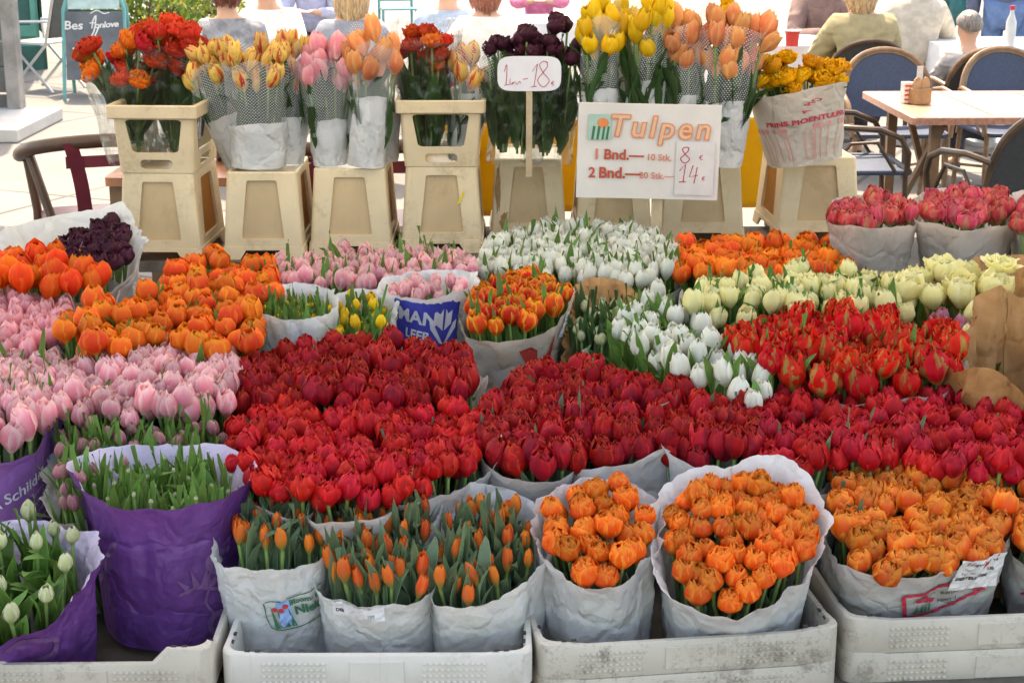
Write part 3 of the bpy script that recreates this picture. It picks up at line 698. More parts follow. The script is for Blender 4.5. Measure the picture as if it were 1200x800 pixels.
# ------------------------------------------------------------------ flower crates at the front
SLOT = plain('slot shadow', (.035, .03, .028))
CRATE_FLOOR = plain('shaded crate floor', (.07, .06, .045), .35, .4, 9, .2, .5)  # shade inside the crates is put into this dark floor colour
def crate(label, loc, rz, w, d, h, mat, corner=.022, tilt=0, grime=()):
    t = thing('flower_crate', label, 'crate', loc, rz, 'plastic flower crates along the front')
    t.rotation_euler = (0, tilt, rz)
    mb = MB(); r = .03
    def ring(ww, dd, z, rise=0):
        pts = rrect(ww, dd, r, z, 6)
        res = []
        # extra points along the long sides so that the rim can step up at the corners
        n = len(pts)
        for i in range(n):
            a, b = Vector(pts[i]), Vector(pts[(i + 1) % n]); res.append(a)
            if (a - b).length > .08:
                for f in (.10, .17, .5, .83, .90): res.append(a.lerp(b, f))
        out = []
        for p in res:
            k = 1 if (abs(p.x) > ww * .5 - .075 and abs(p.y) > dd * .5 - .06) else 0
            out.append((p.x, p.y, p.z + rise * k))
        return out
    rings = [ring(w - .05, d - .05, 0), ring(w - .03, d - .03, h - .075), ring(w - .006, d - .006, h - .072), ring(w, d, h - .066), ring(w, d, h - .004, corner), ring(w - .004, d - .004, h, corner),
             ring(w - .024, d - .024, h, corner), ring(w - .03, d - .03, h - .006, corner), ring(w - .034, d - .034, h - .08), ring(w - .07, d - .07, .012)]
    mb.loft(rings, 0, True, True); mb.m[-1] = 1
    t2 = mb.build('crate_body', [mat, CRATE_FLOOR], t, True, 30)
    for fx in (-.16, .15):      # raised dots on the rim band, in two fields
        mb = MB()
        for i in range(11):
            for j in range(4):
                x = fx * w / .6 + (i - 5) * .0115; z = h - .056 + j * .0125
                mb.lathe([(.0046, 0), (.0040, .0024), (.0016, .0036)], 6, 0, (0, 0, 0))
                k = len(mb.v) - 18
                for q in range(k, len(mb.v)):
                    a = mb.v[q]; mb.v[q] = (x + a[0], -d / 2 - a[2], z + a[1])
        mb.build('embossed_dots', mat, t, True, 30)
    mb = MB(); mb.box((0, -d / 2 - .0006, h - .036), (.105, .004, .048)); mb.build('moulded_panel', mat, t, False, bevel=.0012)
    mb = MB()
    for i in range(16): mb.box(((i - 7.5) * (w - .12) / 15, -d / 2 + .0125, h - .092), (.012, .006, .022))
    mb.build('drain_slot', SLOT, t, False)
    mb = MB()
    for i in range(13): mb.box(((i - 6) * (w - .1) / 12, -d / 2 + .014, h - .10), (.006, .012, .05))
    mb.build('rib', mat, t, False)
    mb = MB()      # slots in the corners of the rim
    for sx in (-1, 1):
        for i in range(2):
            mb.box((sx * (w / 2 - .014), -d / 2 + .06 + i * .035, h + (.0 if i else .0) + .0006), (.006, .012, .003))
            mb.box((sx * (w / 2 - .05 - i * .02), -d / 2 + .012, h + corner + .0006), (.010, .005, .003))
    mb.build('rim_slot', plain('slot dark', (.03, .03, .03)), t, False)
    if grime:
        rg = random.Random(12); ink = Ink()
        for gx, gz, gr in grime: ink.poly([(gx + gr * cos(2 * pi * i / 22) * rg.uniform(.4, 1.3), gz + gr * .8 * sin(2 * pi * i / 22) * rg.uniform(.4, 1.3)) for i in range(22)], PRINT['black'])
        ink.lay(lambda x, y, z: (x, -d / 2 - .0012, y), 'grime', t)
    return t
def rim(px, py, z=.435): return W(px, py, z)
CZ = .435; CH = .125
def place_crate(label, pl, pr, mat, depth=.62, wd=None, below=None, corner=.022, grime=()):
    """pl, pr: where the front rim's ends stand in the photo"""
    a, b = rim(*pl), rim(*pr); e = b - a; w = wd or e.length; rz = atan2(e.y, e.x); n = Vector((-sin(rz), cos(rz), 0))
    if wd: a = b - e.normalized() * wd
    c = a.lerp(b, .5) + n * depth / 2
    t = crate(label, (c.x, c.y, CZ - CH), rz, w, depth, CH, mat, corner, 0, grime)
    if below: crate(below, (c.x, c.y, CZ - 2 * CH + .052), rz, w, depth, CH, mat, corner)
    return t
place_crate('greyish low crate at the left corner under the purple bunches', (25, 779), (247, 777), CRATE_DIRTY, wd=.50, corner=.03)
place_crate('cleanest white crate under the three bunches of orange buds', (258, 768), (624, 767), CRATE_WHITE, corner=.004)
place_crate('stained crate under the two open bunches of double orange tulips', (632, 760), (986, 738), CRATE_DIRTY, corner=.008, below='lower crate carrying the stained crate of double orange tulips')
place_crate('crate with black grime on its front at the right corner', (992, 729), (1360, 715), CRATE_DIRTY, corner=.008, grime=((.005, .092, .012), (.022, .085, .016), (.04, .10, .012), (.035, .075, .01), (-.04, .07, .004), (.0, .07, .005)), below='lower crate under the grimy crate at the right corner')

# ------------------------------------------------------------------ upturned beige buckets and the collars on two of them
def side_fn(w0, d0, w1, d1, h, r, side):
    """flat part of one side of a tapering box: (u,v,depth) -> point"""
    def P_(u, v, dep):
        w = w0 + (w1 - w0) * v; d = d0 + (d1 - d0) * v
        if side == 0: return Vector(((u - .5) * (w - 2 * r), -d / 2 + dep, h * v))
        if side == 1: return Vector((w / 2 - dep, (u - .5) * (d - 2 * r), h * v))
        if side == 2: return Vector(((.5 - u) * (w - 2 * r), d / 2 - dep, h * v))
        return Vector((-w / 2 + dep, (.5 - u) * (d - 2 * r), h * v))
    return P_
def corners(mb, w0, d0, w1, d1, h, r, mat=0, n=4):
    for k, (sx, sy) in enumerate(((1, -1), (1, 1), (-1, 1), (-1, -1))):
        b = len(mb.v)
        for i in range(n + 1):
            a = -pi / 2 + k * pi / 2 + i * pi / 2 / n
            for v in (0, 1):
                w = w0 + (w1 - w0) * v; d = d0 + (d1 - d0) * v
                mb.v.append((sx * (w / 2 - r) + r * cos(a), sy * (d / 2 - r) + r * sin(a), h * v))
        for i in range(n): mb.face((b + 2 * i, b + 2 * i + 2, b + 2 * i + 3, b + 2 * i + 1), mat)
def bucket_mesh(w0, d0, w1, d1, h):
    r = .012; mb = MB(); arch = .045
    # body above the foot arches
    z0 = arch
    f = z0 / h; wa, da = w0 + (w1 - w0) * f, d0 + (d1 - d0) * f
    sub = MB()
    for side in range(4):
        hole = rhole(.20, .10, .80, .90, .05, .03, 4, .22)
        sub.plate(side_fn(wa, da, w1, d1, h - z0, r, side), hole, .011, True, 0, 1 if side in (0, 2) else 2)
    corners(sub, wa, da, w1, d1, h - z0, r)
    k = len(mb.v)
    mb.v += [(x, y, z + z0) for x, y, z in sub.v]
    for fc, m in zip(sub.f, sub.m): mb.face([i + k for i in fc], m)
    # feet with a flared skirt and an arch between them
    for side in range(4):
        P0 = side_fn(w0 + .012, d0 + .012, wa + .006, da + .006, z0, r, side)
        prof = [(0, 1), (0, 0), (.2, 0), (.27, .72), (.73, .72), (.8, 0), (1, 0), (1, 1)]
        b = len(mb.v)
        for u, v in prof: mb.v.append(tuple(P0(u, v, 0)))
        for u, v in prof: mb.v.append(tuple(P0(u, v, .008)))
        for q in ((0, 1, 2, 3), (0, 3, 4, 7), (4, 5, 6, 7)):
            mb.face([b + i for i in q], 0); mb.face([b + 8 + i for i in q[::-1]], 0)
        for i in range(8):
            j = (i + 1) % 8; mb.face((b + j, b + i, b + 8 + i, b + 8 + j), 0)
    corners(mb, w0 + .012, d0 + .012, wa + .006, da + .006, z0, r)
    # closed top with a shallow rim
    mb.loft([rrect(w1, d1, r, h), rrect(w1 - .008, d1 - .008, r, h + .004), rrect(w1 - .02, d1 - .02, r, h + .004), rrect(w1 - .03, d1 - .03, r, h - .004)], 0, False, True)
    return mb.mesh('bucket_body', [BEIGE, BEIGE_IN, AMBER], True, 30)
BW0, BD0, BW1, BD1, BH = .295, .40, .255, .35, .300
BUCKET = bucket_mesh(BW0, BD0, BW1, BD1, BH)
BENCH = .60
def collar_mesh(w0, d0, w1, d1, h):
    """open collar: narrow below, wide above, windows in all sides and a thick rim"""
    r = .012; mb = MB(); hb = h - .045
    for side in range(4):
        Pf = side_fn(w0, d0, w1, d1, hb, r, side)
        for rng, hole in (((.0, .30), rhole(.26, .22, .74, .80, .06, .25, 4)), ((.30, 1.0), rhole(.17, .10, .83, .96, .07, .08, 4, -.18))):
            mb.plate(lambda u, v, dep, a=rng[0], b_=rng[1]: Pf(u, a + (b_ - a) * v, dep), hole, .008, False, 0)
    corners(mb, w0, d0, w1, d1, hb, r)
    mb.loft([rrect(w1 + .004, d1 + .004, r, hb - .004), rrect(w1 + .03, d1 + .03, r, hb), rrect(w1 + .034, d1 + .034, r, hb + .003), rrect(w1 + .036, d1 + .036, r, h - .003), rrect(w1 + .03, d1 + .03, r, h), rrect(w1 + .008, d1 + .008, r, h),
             rrect(w1, d1, r, h - .004), rrect(w1 - .012, d1 - .012, r, hb - .004)], 0)
    return mb.mesh('collar_body', [BEIGE], True, 30)
COLLAR = collar_mesh(.262, .352, .285, .385, .235)

BK = {}
def place_bucket(key, label, pxl, pxr, py, rz=0.0):
    a = W((pxl + pxr) / 2, py, BENCH); loc = (a.x, a.y + BD0 / 2, BENCH)
    t = thing('flower_bucket', label, 'bucket', loc, rz, 'upturned beige buckets in a row')
    put('bucket_body', BUCKET, t)
    s = (D(pxr, py, a.y) - D(pxl, py, a.y)).length / BW0; t.scale = (s, 1, 1)
    BK[key] = (Vector(loc), s, t); return t
place_bucket('a', 'upturned beige bucket leftmost of the row beneath the collar of red tulips', 143, 240, 306, R(-3))
place_bucket('b', 'upturned beige bucket under the red flamed yellow tulips', 262, 356, 304)
place_bucket('c', 'upturned beige bucket under the pink and the peach sleeves', 363, 459, 299)
place_bucket('d', 'upturned beige bucket beneath the narrow collar with a yellow smear', 470, 566, 296)
place_bucket('e', 'brown stained upturned bucket under the near black tulips', 574, 664, 284)
place_bucket('f', 'upturned beige bucket half hidden behind the price board', 674, 764, 284)
place_bucket('g', 'upturned beige bucket under the peach tulips right of the price board', 774, 872, 283)
place_bucket('h', 'upturned beige bucket under the printed paper bag of amber tulips', 905, 1004, 282, R(4))
# the two brown smears and the yellow one
def smear(key, pts, col, name):
    loc, s, t = BK[key]; ink = Ink(); ink.poly(pts, col)
    ink.lay(lambda x, y, z: (x, -BD0 / 2 - .003 + (BD0 - BD1) / 2 * (y / BH), y), name, t)
def blob(cx, cy, rx, ry, n, rg):
    return [(cx + rx * cos(2 * pi * i / n) * rg.uniform(.55, 1.2), cy + ry * sin(2 * pi * i / n) * rg.uniform(.6, 1.15)) for i in range(n)]
rg = random.Random(4)
TAPE = plain('brown tape residue', (.30, .17, .07), .6, .3, 30)
smear('e', blob(-.115, .20, .012, .10, 16, rg), TAPE, 'tape_stain'); smear('e', blob(-.095, .075, .016, .035, 14, rg), TAPE, 'tape_stain')
smear('d', [(.05, .17), (.062, .185), (.075, .215), (.083, .222), (.08, .205), (.066, .178)], plain('yellow petal smear', (.75, .55, .03)), 'petal_smear')
def place_collar(key, label):
    loc, s, t = BK[key]
    c = thing('bucket_collar', label, 'bucket collar', (loc.x, loc.y, BENCH + BH + .006), t.rotation_euler.z, 'open beige collars stacked on the buckets')
    c.scale = (s, 1, 1); put('collar_body', COLLAR, c); return c
place_collar('a', 'open beige collar holding the big bunches of scarlet double tulips')
place_collar('d', 'open beige collar holding the net sleeve and crinkled film bunch')

# ------------------------------------------------------------------ price signs
SIGNW = plain('price board face', (.66, .62, .57), .6, .06, 5, .1)
y_s = 5.30; a = D(671, 233, y_s); b = D(840, 122, y_s); sw, sh = b.x - a.x, b.z - a.z
t = thing('price_sign', 'white Tulpen price board on a wooden post above the white tulips', 'sign', (a.x + sw / 2, y_s, .33))
cz = a.z + sh / 2 - .33
mb = MB(); mb.grid(lambda u, v: ((u - .5) * sw, .004 * sin(v * 3 + u * 4), cz + (v - .5) * sh), 16, 12); mb.grid(lambda u, v: ((.5 - u) * sw, .010 + .004 * sin(v * 3 + (1 - u) * 4), cz + (v - .5) * sh), 16, 12)
for u0, v0, u1, v1 in ((0, 0, 1, 0), (1, 0, 1, 1), (1, 1, 0, 1), (0, 1, 0, 0)):
    mb.grid(lambda u, v: ((u0 + (u1 - u0) * u - .5) * sw, .010 * v + .004 * sin((v0 + (v1 - v0) * u) * 3 + (u0 + (u1 - u0) * u) * 4), cz + (v0 + (v1 - v0) * u - .5) * sh), 12, 1)
bd = mb.build('board', SIGNW, t, True, 30); bd.rotation_euler = (0, R(1.2), 0)
mb = MB(); mb.bar((.045, .022, 0), (.05, .022, cz + sh * .35), .036, .014, 0, (0, 1, 0)); mb.build('post', WOOD, t, False)
ink = Ink(); K = sw / 169      # one photo pixel on the board
def sx(px): return (px - 755.5) * K
def sy(py): return (177.5 - py) * K
ink.sheet(sx(683), sy(164), sx(710), sy(134), PRINT['signgreen'])
for (x, y, w, c) in ((688, 158, 3, 'green'), (694, 160, 3, 'green'), (700, 158, 2.5, 'green'), (705, 160, 2.5, 'green')): ink.line([(sx(x), sy(164)), (sx(x + 2), sy(148))], w * K, PRINT[c], .0012)
ink.poly([(sx(700 + 7 * cos(i * .6283)), sy(144 + 6 * sin(i * .6283))) for i in range(10)][::-1], PRINT['orange'], .0012)
ink.text('Tulpen', sx(767), sy(149), 36 * K, PRINT['orange'], -R(1), .0010, bold=.0042, shear=.15, spacing=1.22)
ink.text('Tulpen', sx(767), sy(149), 36 * K, PRINT['pale'], -R(1), .0018, bold=.0005, shear=.15, spacing=1.22)
ink.text('1', sx(694), sy(182), 17 * K, PRINT['faded'], 0, .001, bold=.0018)
ink.text('Bnd.—', sx(726), sy(182), 17 * K, PRINT['brownred'], 0, .001, bold=.0014)
ink.text('10 Stk.', sx(768), sy(184), 11 * K, PRINT['faded'], 0, .001, bold=.0004)
ink.text('2', sx(689), sy(204), 17 * K, PRINT['brownred'], 0, .001, bold=.0012)
ink.text('Bnd.—', sx(722), sy(204), 18 * K, PRINT['brownred'], 0, .001, bold=.0016)
ink.text('20 Stk.—', sx(766), sy(206), 11 * K, PRINT['faded'], 0, .001, bold=.0004)
lab = PRINT['white']; ink.sheet(sx(788), sy(228), sx(834), sy(164), plain('price slip', (.63, .60, .57), .6, .06), .0006)
def eight(x, y, h, w):
    pts = [(x + w * .5 * sin(a_) * (1.0 if cos(a_ / 2) > 0 else 1), y + h * .5 * cos(a_ / 2) * 1) for a_ in [0]]
    pts = [(x + w * .35, y + h * .45), (x, y + h * .5), (x - w * .3, y + h * .35), (x, y + h * .05), (x + w * .45, y - h * .25), (x, y - h * .5), (x - w * .45, y - h * .25), (x - w * .05, y + h * .05), (x + w * .32, y + h * .32), (x + w * .2, y + h * .5)]
    return pts
RED = PRINT['crimson']
ink.curve(eight(sx(799), sy(180), 19 * K, 12 * K), 1.1 * K, RED, .0016)
ink.text('€', sx(818), sy(183), 8 * K, RED, 0, .0016)
ink.line([(sx(793), sy(199)), (sx(800), sy(191)), (sx(798), sy(212))], 1.1 * K, RED, .0016); ink.line([(sx(793), sy(212.5)), (sx(801), sy(212))], 1.1 * K, RED, .0017)
ink.line([(sx(809), sy(192)), (sx(805), sy(206)), (sx(815), sy(204))], 1.1 * K, RED, .0016); ink.line([(sx(814), sy(194)), (sx(811), sy(214))], 1.1 * K, RED, .0018)
ink.text('€', sx(822), sy(208), 7 * K, RED, 0, .0016)
o = ink.lay(lambda x, y, z: (x, -.0052 + .004 * sin((y / sh + .5) * 3 + (x / sw + .5) * 4) - z, cz + y), 'lettering', bd)

y_c = 5.52; a = D(583, 107, y_c); b = D(658, 66, y_c); cw, ch = b.x - a.x, b.z - a.z; foot = D(620, 200, y_c)
t = thing('price_card', 'handwritten oval price card on a stick before the near black tulips', 'sign', (foot.x, y_c, BENCH + BH))
cz = a.z + ch / 2 - BENCH - BH
pts = [(cw * .5 * (abs(cos(q)) ** .38) * (1 if cos(q) > 0 else -1), ch * .5 * (abs(sin(q)) ** .52) * (1 if sin(q) > 0 else -1)) for q in [2 * pi * i / 32 for i in range(32)]]
mb = MB(); mb.loft([[(x, -.002, cz + y) for x, y in pts], [(x, .002, cz + y) for x, y in pts]], 0, True, True); cd = mb.build('card', plain('card white', (.70, .68, .70), .5, .04), t, False)
mb = MB(); mb.bar((0, .008, -.005), (0, .008, cz), .021, .010, 0, (0, 1, 0)); mb.build('stick', WOOD, t, False)
ink = Ink(); K = cw / 75
def c(px, py): return ((px - 620.5) * K, (86.5 - py) * K)
ink.curve([c(591, 84), c(594, 76), c(594, 88), c(593, 99)], .8 * K, RED); ink.line([c(591, 100), c(597, 99)], .8 * K, RED)
ink.curve([c(598, 92), c(598, 99), c(602, 96), c(600, 99), c(604, 96), c(606, 99), c(609, 95), c(610, 98)], .6 * K, RED, .0006); ink.line([c(613, 93), c(619, 92)], .7 * K, RED, .0004)
ink.line([c(624, 84), c(630, 75), c(626, 101)], .8 * K, RED); ink.line([c(622, 102), c(629, 101)], .8 * K, RED, .0003)
ink.curve(eight(*c(637, 87), 30 * K, 15 * K), .8 * K, RED, .0004)
ink.text('€', *c(648, 98), 7 * K, RED, 0, .0004)
ink.lay(lambda x, y, z: (x, -.0032 - z, cz + y), 'handwriting', cd)

# ------------------------------------------------------------------ cafe behind the stall
RATTAN = plain('rattan cane', (.20, .12, .07), .35, .35, 9, .15, .5)
RATTAN_SHADE = plain('shaded rattan cane', (.065, .036, .02), .4, .35, 9, .15, .5)  # deep shade on the chairs is put into this darker cane colour
NAVY = plain('navy mesh', (.036, .056, .11), .6, .15, 60, .3); BLACKMESH = plain('black mesh', (.03, .032, .035), .6, .2, 60, .3)
def bistro_chair(label, loc, rz, panel, cane):
    """local +y is where the sitter looks"""
    t = thing('bistro_chair', label, 'chair', loc, rz, 'rattan bistro chairs of the cafe')
    w = .28
    mb = MB(); mb.grid(lambda u, v: ((u - .5) * 2 * w * .92, -.20 + .44 * v, .455 - .012 * sin(pi * u)), 8, 6); mb.grid(lambda u, v: ((.5 - u) * 2 * w * .92, -.20 + .44 * v, .435), 4, 4)
    mb.tube([(-w, -.2, .45), (-w, .22, .45), (-w + .04, .26, .45), (w - .04, .26, .45), (w, .22, .45), (w, -.2, .45)], .014, 8); mb.build('seat', panel, t)
    def arch(f, r0=1.0):   # back outline from foot of the back up and over; f in 0..1
        a = pi * f; x = -cos(a) * .275 * r0; z = .50 + .40 * r0 * abs(sin(a)) ** .55
        return (x, -.22 - .10 * (z - .45) / .45 + .05 * (x / .3) ** 2, z)
    mb = MB(); mb.grid(lambda u, v: Vector(arch(u)).lerp(Vector((arch(u)[0], -.215, .50)), 1 - v) + Vector((0, .004, 0)), 24, 8)
    mb.grid(lambda u, v: Vector(arch(1 - u)).lerp(Vector((arch(1 - u)[0], -.215, .50)), 1 - v) + Vector((0, -.004, 0)), 24, 8); mb.build('backrest', panel, t, True, 0)
    mb = MB(); mb.tube([(-.275, -.225, .40)] + [arch(i / 24) for i in range(25)] + [(.275, -.225, .40)], .017, 8)
    mb.tube([Vector(arch(i / 24, .93)) + Vector((0, 0, .012)) for i in range(25)], .010, 8); mb.build('back_frame', cane, t)
    for s in (-1, 1):
        mb = MB(); mb.tube([(s * .275, -.235, .66), (s * .315, -.10, .685), (s * .325, .08, .675), (s * .315, .19, .63), (s * .30, .235, .55), (s * .285, .235, .44)], .016, 8)
        mb.tube([(s * .29, -.17, .46), (s * .30, -.06, .60), (s * .31, .07, .61), (s * .30, .17, .46)], .010, 8); mb.build('armrest', cane, t)
        mb = MB(); mb.tube([(s * .27, .23, .45), (s * .275, .25, 0)], .015, 8); mb.build('leg', cane, t)
        mb = MB(); mb.tube([(s * .265, -.21, .45), (s * .26, -.29, 0)], .015, 8); mb.build('leg', cane, t)
    mb = MB(); mb.tube([(-.265, .235, .2), (.262, -.25, .2)], .009, 6); mb.tube([(.265, .235, .212), (-.262, -.25, .212)], .009, 6); mb.build('stretcher', cane, t)
    return t
def at_back(px, y): return ((px - 600) / FPX * (y * cos(PITCH) + (CAMH - .8) * sin(PITCH)), y, 0)
bistro_chair('navy mesh rattan chair directly behind the table with the menu holder', at_back(1050, 9.75), pi, NAVY, RATTAN)
bistro_chair('navy mesh rattan chair at the right edge behind the table end', at_back(1196, 9.8), pi + .1, NAVY, RATTAN)
bistro_chair('dark mesh rattan chair under the woman in the khaki jacket', at_back(1010, 10.95), 0, BLACKMESH, RATTAN_SHADE)
bistro_chair('dark mesh rattan chair carrying the grey haired sitter', at_back(1150, 10.45), 0, BLACKMESH, RATTAN)
bistro_chair('rattan armchair at the left end of the table, seen from its side', at_back(1000, 8.5), -pi / 2, NAVY, RATTAN_SHADE)
bistro_chair('nearest shaded rattan armchair at the right edge, seen from behind', at_back(1188, 7.55), .35, BLACKMESH, RATTAN_SHADE)
# table with a pinkish stone-like top
y0 = 8.1; pa, pb = W(1070, 138, .75), W(1010, 107, .75); e = pb - pa
t = thing('cafe_table', 'cafe table with pinkish top and crossed brown legs on the right', 'table', (pa.x, pa.y, 0))
t.rotation_euler = (0, 0, atan2(e.y, e.x) - pi / 2); dl = e.length; wl = 1.7
mb = MB(); mb.loft([rrect(wl, dl, .02, .712, 4, (wl / 2, dl / 2)), rrect(wl, dl, .02, .746, 4, (wl / 2, dl / 2)), rrect(wl - .008, dl - .008, .02, .75, 4, (wl / 2, dl / 2))], 0, True, True)
mb.build('tabletop', plain('pink speckled top', (.38, .19, .14), .35, .25, 45, .05, .5), t)
mb = MB()
for x in (.42, .84, 1.26): mb.box((x, dl / 2, .751), (.006, dl * .9, .002))
mb.build('top_groove', plain('groove', (.1, .08, .07)), t, False)
LEGW = plain('brown table wood', (.17, .10, .055), .5, .25, 12)
for yy in (.12, dl - .12):
    for xx, x2 in ((.15, .15), (1.5, 1.5)):
        mb = MB(); mb.bar((xx, yy, .71), (x2, yy, 0), .05, .05, 0, (0, 1, 0)); mb.build('leg', LEGW, t, False)
for xx in (.15, 1.5):
    mb = MB(); mb.bar((xx + .04, .12, .70), (xx + .04, dl - .12, .06), .03, .03, 0, (1, 0, 0)); mb.bar((xx + .075, dl - .12, .70), (xx + .075, .12, .06), .03, .03, 0, (1, 0, 0)); mb.build('cross_brace', LEGW, t, False)
# menu holder and the striped packet on it
p = W(1077, 122, .75)
t = thing('menu_holder', 'little wooden menu holder with rounded ears on the cafe table', 'menu holder', (p.x, p.y, .752), .3)
mb = MB(); mb.box((0, 0, .04), (.10, .075, .08)); mb.build('box', plain('box wood', (.32, .20, .10), .5, .2, 20), t, False, bevel=.003)
for s in (-1, 1):
    mb = MB(); out = [(s * .025 + .024 * cos(q), .10 + .040 * sin(q)) for q in [pi * i / 10 for i in range(11)]] + [(s * .025 - .024, .06), (s * .025 + .024, .06)]
    mb.loft([[(x, -.01 - .004, z) for x, z in out], [(x, -.01 + .004, z) for x, z in out]], 0, True, True); mb.build('ear', plain('ear wood', (.34, .22, .12), .5, .2, 20), t, False)
mb = MB(); mb.box((.002, .015, .12), (.035, .004, .15)); mb.build('menu_card', plain('menu card', (.5, .52, .55)), t, False)
p = W(1062, 121, .75)
t = thing('sugar_packet_stack', 'red and white striped packet beside the wooden menu holder', 'packet', (p.x, p.y, .752), .2)
mb = MB(); mb.box((0, 0, .055), (.055, .05, .11)); pk = mb.build('packet', plain('packet white', (.75, .72, .70)), t, False, bevel=.004)
mb = MB()
for i in range(4): mb.box((0, -.0262, .02 + i * .024), (.050, .002, .009), 0, 0)
mb.build('stripe', PRINT['red'], pk, False)

# red wooden chairs behind the left buckets
REDW = plain('oxblood paint', (.15, .018, .035), .4, .2, 8, 0, .5); BROWNW = plain('brown bent wood', (.075, .036, .02), .4, .25, 8, 0, .5)
def oxblood_chair(label, loc, rz, sc=1):
    t = thing('captain_chair', label, 'chair', loc, rz, 'oxblood chairs behind the buckets')
    mb = MB()
    rail = [(-.32, .24, .70), (-.335, .12, .72), (-.335, -.02, .75)] + [(.335 * cos(a_), -.02 - .25 * sin(a_) * -1, .76 + .05 * sin(-a_)) for a_ in []]
    for i in range(13):
        a_ = pi + pi * i / 12; rail.append((.335 * cos(a_), -.04 + .25 * sin(a_), .755 + .07 * (-sin(a_))))
    rail += [(.335, -.02, .75), (.335, .12, .72), (.32, .24, .70)]
    mb.tube(rail, .030, 10); mb.build('top_rail', BROWNW, t)
    mb = MB(); mb.loft([rrect(.50, .46, .08, .42), rrect(.52, .48, .08, .43), rrect(.52, .48, .08, .45), rrect(.50, .46, .08, .46)], 0, True, True); mb.build('seat', REDW, t)
    for s in (-1, 1):   # bent splats
        mb = MB(); mb.grid(lambda u, v: (s * (.10 + .05 * v * v) + (u - .5) * .06, -.215 - .065 * v, .46 + .36 * v), 2, 8); mb.grid(lambda u, v: (s * (.10 + .05 * v * v) + (.5 - u) * .06, -.229 - .065 * v, .46 + .36 * v), 2, 8)
        mb.build('splat', REDW, t, True, 0)
        mb = MB(); mb.tube([(s * .30, .22, .71), (s * .27, .22, .45), (s * .28, .24, 0)], .02, 8); mb.build('leg', BROWNW, t)
        mb = MB(); mb.tube([(s * .31, -.08, .77), (s * .23, -.19, .45), (s * .25, -.28, 0)], .02, 8); mb.build('leg', BROWNW, t)
    mb = MB(); mb.bar((-.17, -.262, .735), (.17, -.262, .735), .05, .014, 0, (0, 1, 0)); mb.build('crest_board', REDW, t, False)
    return t
def floor_at(px, y, z=.8): return (D(px, 400, y).x * 1.0, y, 0) if False else ((px - 600) / FPX * (y * cos(PITCH) + (CAMH - z) * sin(PITCH)), y, 0)
oxblood_chair('oxblood captain chair with round brown rail left of the buckets', floor_at(116, 7.1), .35)
oxblood_chair('oxblood captain chair glimpsed between the second and third bucket', floor_at(352, 6.9), -.1)
oxblood_chair('oxblood captain chair glimpsed behind the collar of the film bunch', floor_at(462, 6.95), .15)
p = floor_at(250, 6.8)
t = thing('wooden_table', 'reddish wooden table peeping out behind the left buckets', 'table', p)
mb = MB(); mb.loft([rrect(.75, .75, .02, .70), rrect(.75, .75, .02, .735)], 0, True, True); mb.build('tabletop', plain('red brown top', (.36, .15, .08), .4, .2, 10), t)
for sx_ in (-1, 1):
    for sy_ in (-1, 1):
        mb = MB(); mb.box((sx_ * .33, sy_ * .33, .35), (.06, .06, .70)); mb.build('leg', LEGW, t, False)
# yellow plastic chairs
YEL = plain('yellow plastic', (.78, .42, .015), .3, .06, 5, 0, .5, 0, .25)
def shell_chair(label, loc, rz):
    t = thing('shell_chair', label, 'chair', loc, rz, 'yellow plastic shell chairs')
    def sh(u, v):
        x = (u - .5) * 2
        if v < .5: q = v / .5; y = .22 - .44 * q; z = .46 - .03 * sin(pi * q) + .05 * x * x; w = .22 + .02 * q
        else: q = (v - .5) / .5; y = -.22 - .11 * q + .06 * x * x; z = .46 + .42 * q - .05 * x * x * q ** 3; w = .24 - .03 * q ** 3
        return (x * w, y, z)
    mb = MB(); mb.grid(sh, 12, 20); mb.grid(lambda u, v: Vector(sh(1 - u, v)) + Vector((0, -.008, -.008)), 12, 20); mb.build('shell', YEL, t, True, 0)
    for sx_, sy_ in ((-1, 1), (1, 1), (1, -1), (-1, -1)):
        mb = MB(); mb.tube([(sx_ * .16, sy_ * .15, .44), (sx_ * .23, sy_ * .22, 0)], .012, 8); mb.build('leg', plain('leg steel', (.3, .3, .32), .3, .1, 10, 0, .5, .8), t)
    return t
shell_chair('yellow plastic shell chair left of the amber tulips', floor_at(872, 7.5), .15)
shell_chair('yellow plastic shell chair glimpsed beside the near black tulips', floor_at(575, 7.3), -.2)
shell_chair('yellow plastic shell chair hidden behind the price board', floor_at(680, 7.4), .0)

# kiosk wall at the far left, with a pale step
mb = MB()
wx = W(30, 140, 0)
for i in range(14): mb.box((wx.x - .86, wx.y - .02 + .006 * (i % 3), .11 + i * .215), (1.5, .04, .196))
kt = thing('kiosk_wall', 'weathered grey plank wall at the left edge', 'wall', (0, 0, 0)); mb.build('planks', WOOD_GREY, kt, False, bevel=.004)
mb = MB(); mb.box((wx.x - .05, wx.y - .05, 1.5), (.11, .16, 3.0)); mb.build('corner_post', plain('paler post', (.24, .23, .22), .8, .25, 6, .4), kt, False, bevel=.008)
a = W(55, 170, 0); mb = MB(); mb.box((a.x - 1.5, a.y + .75, .05), (2.5, 1.3, .10)); structure(mb.build('pavement_step', plain('pale step', (.5, .49, .47), .8, .1, 3, .2), None, False, bevel=.01))
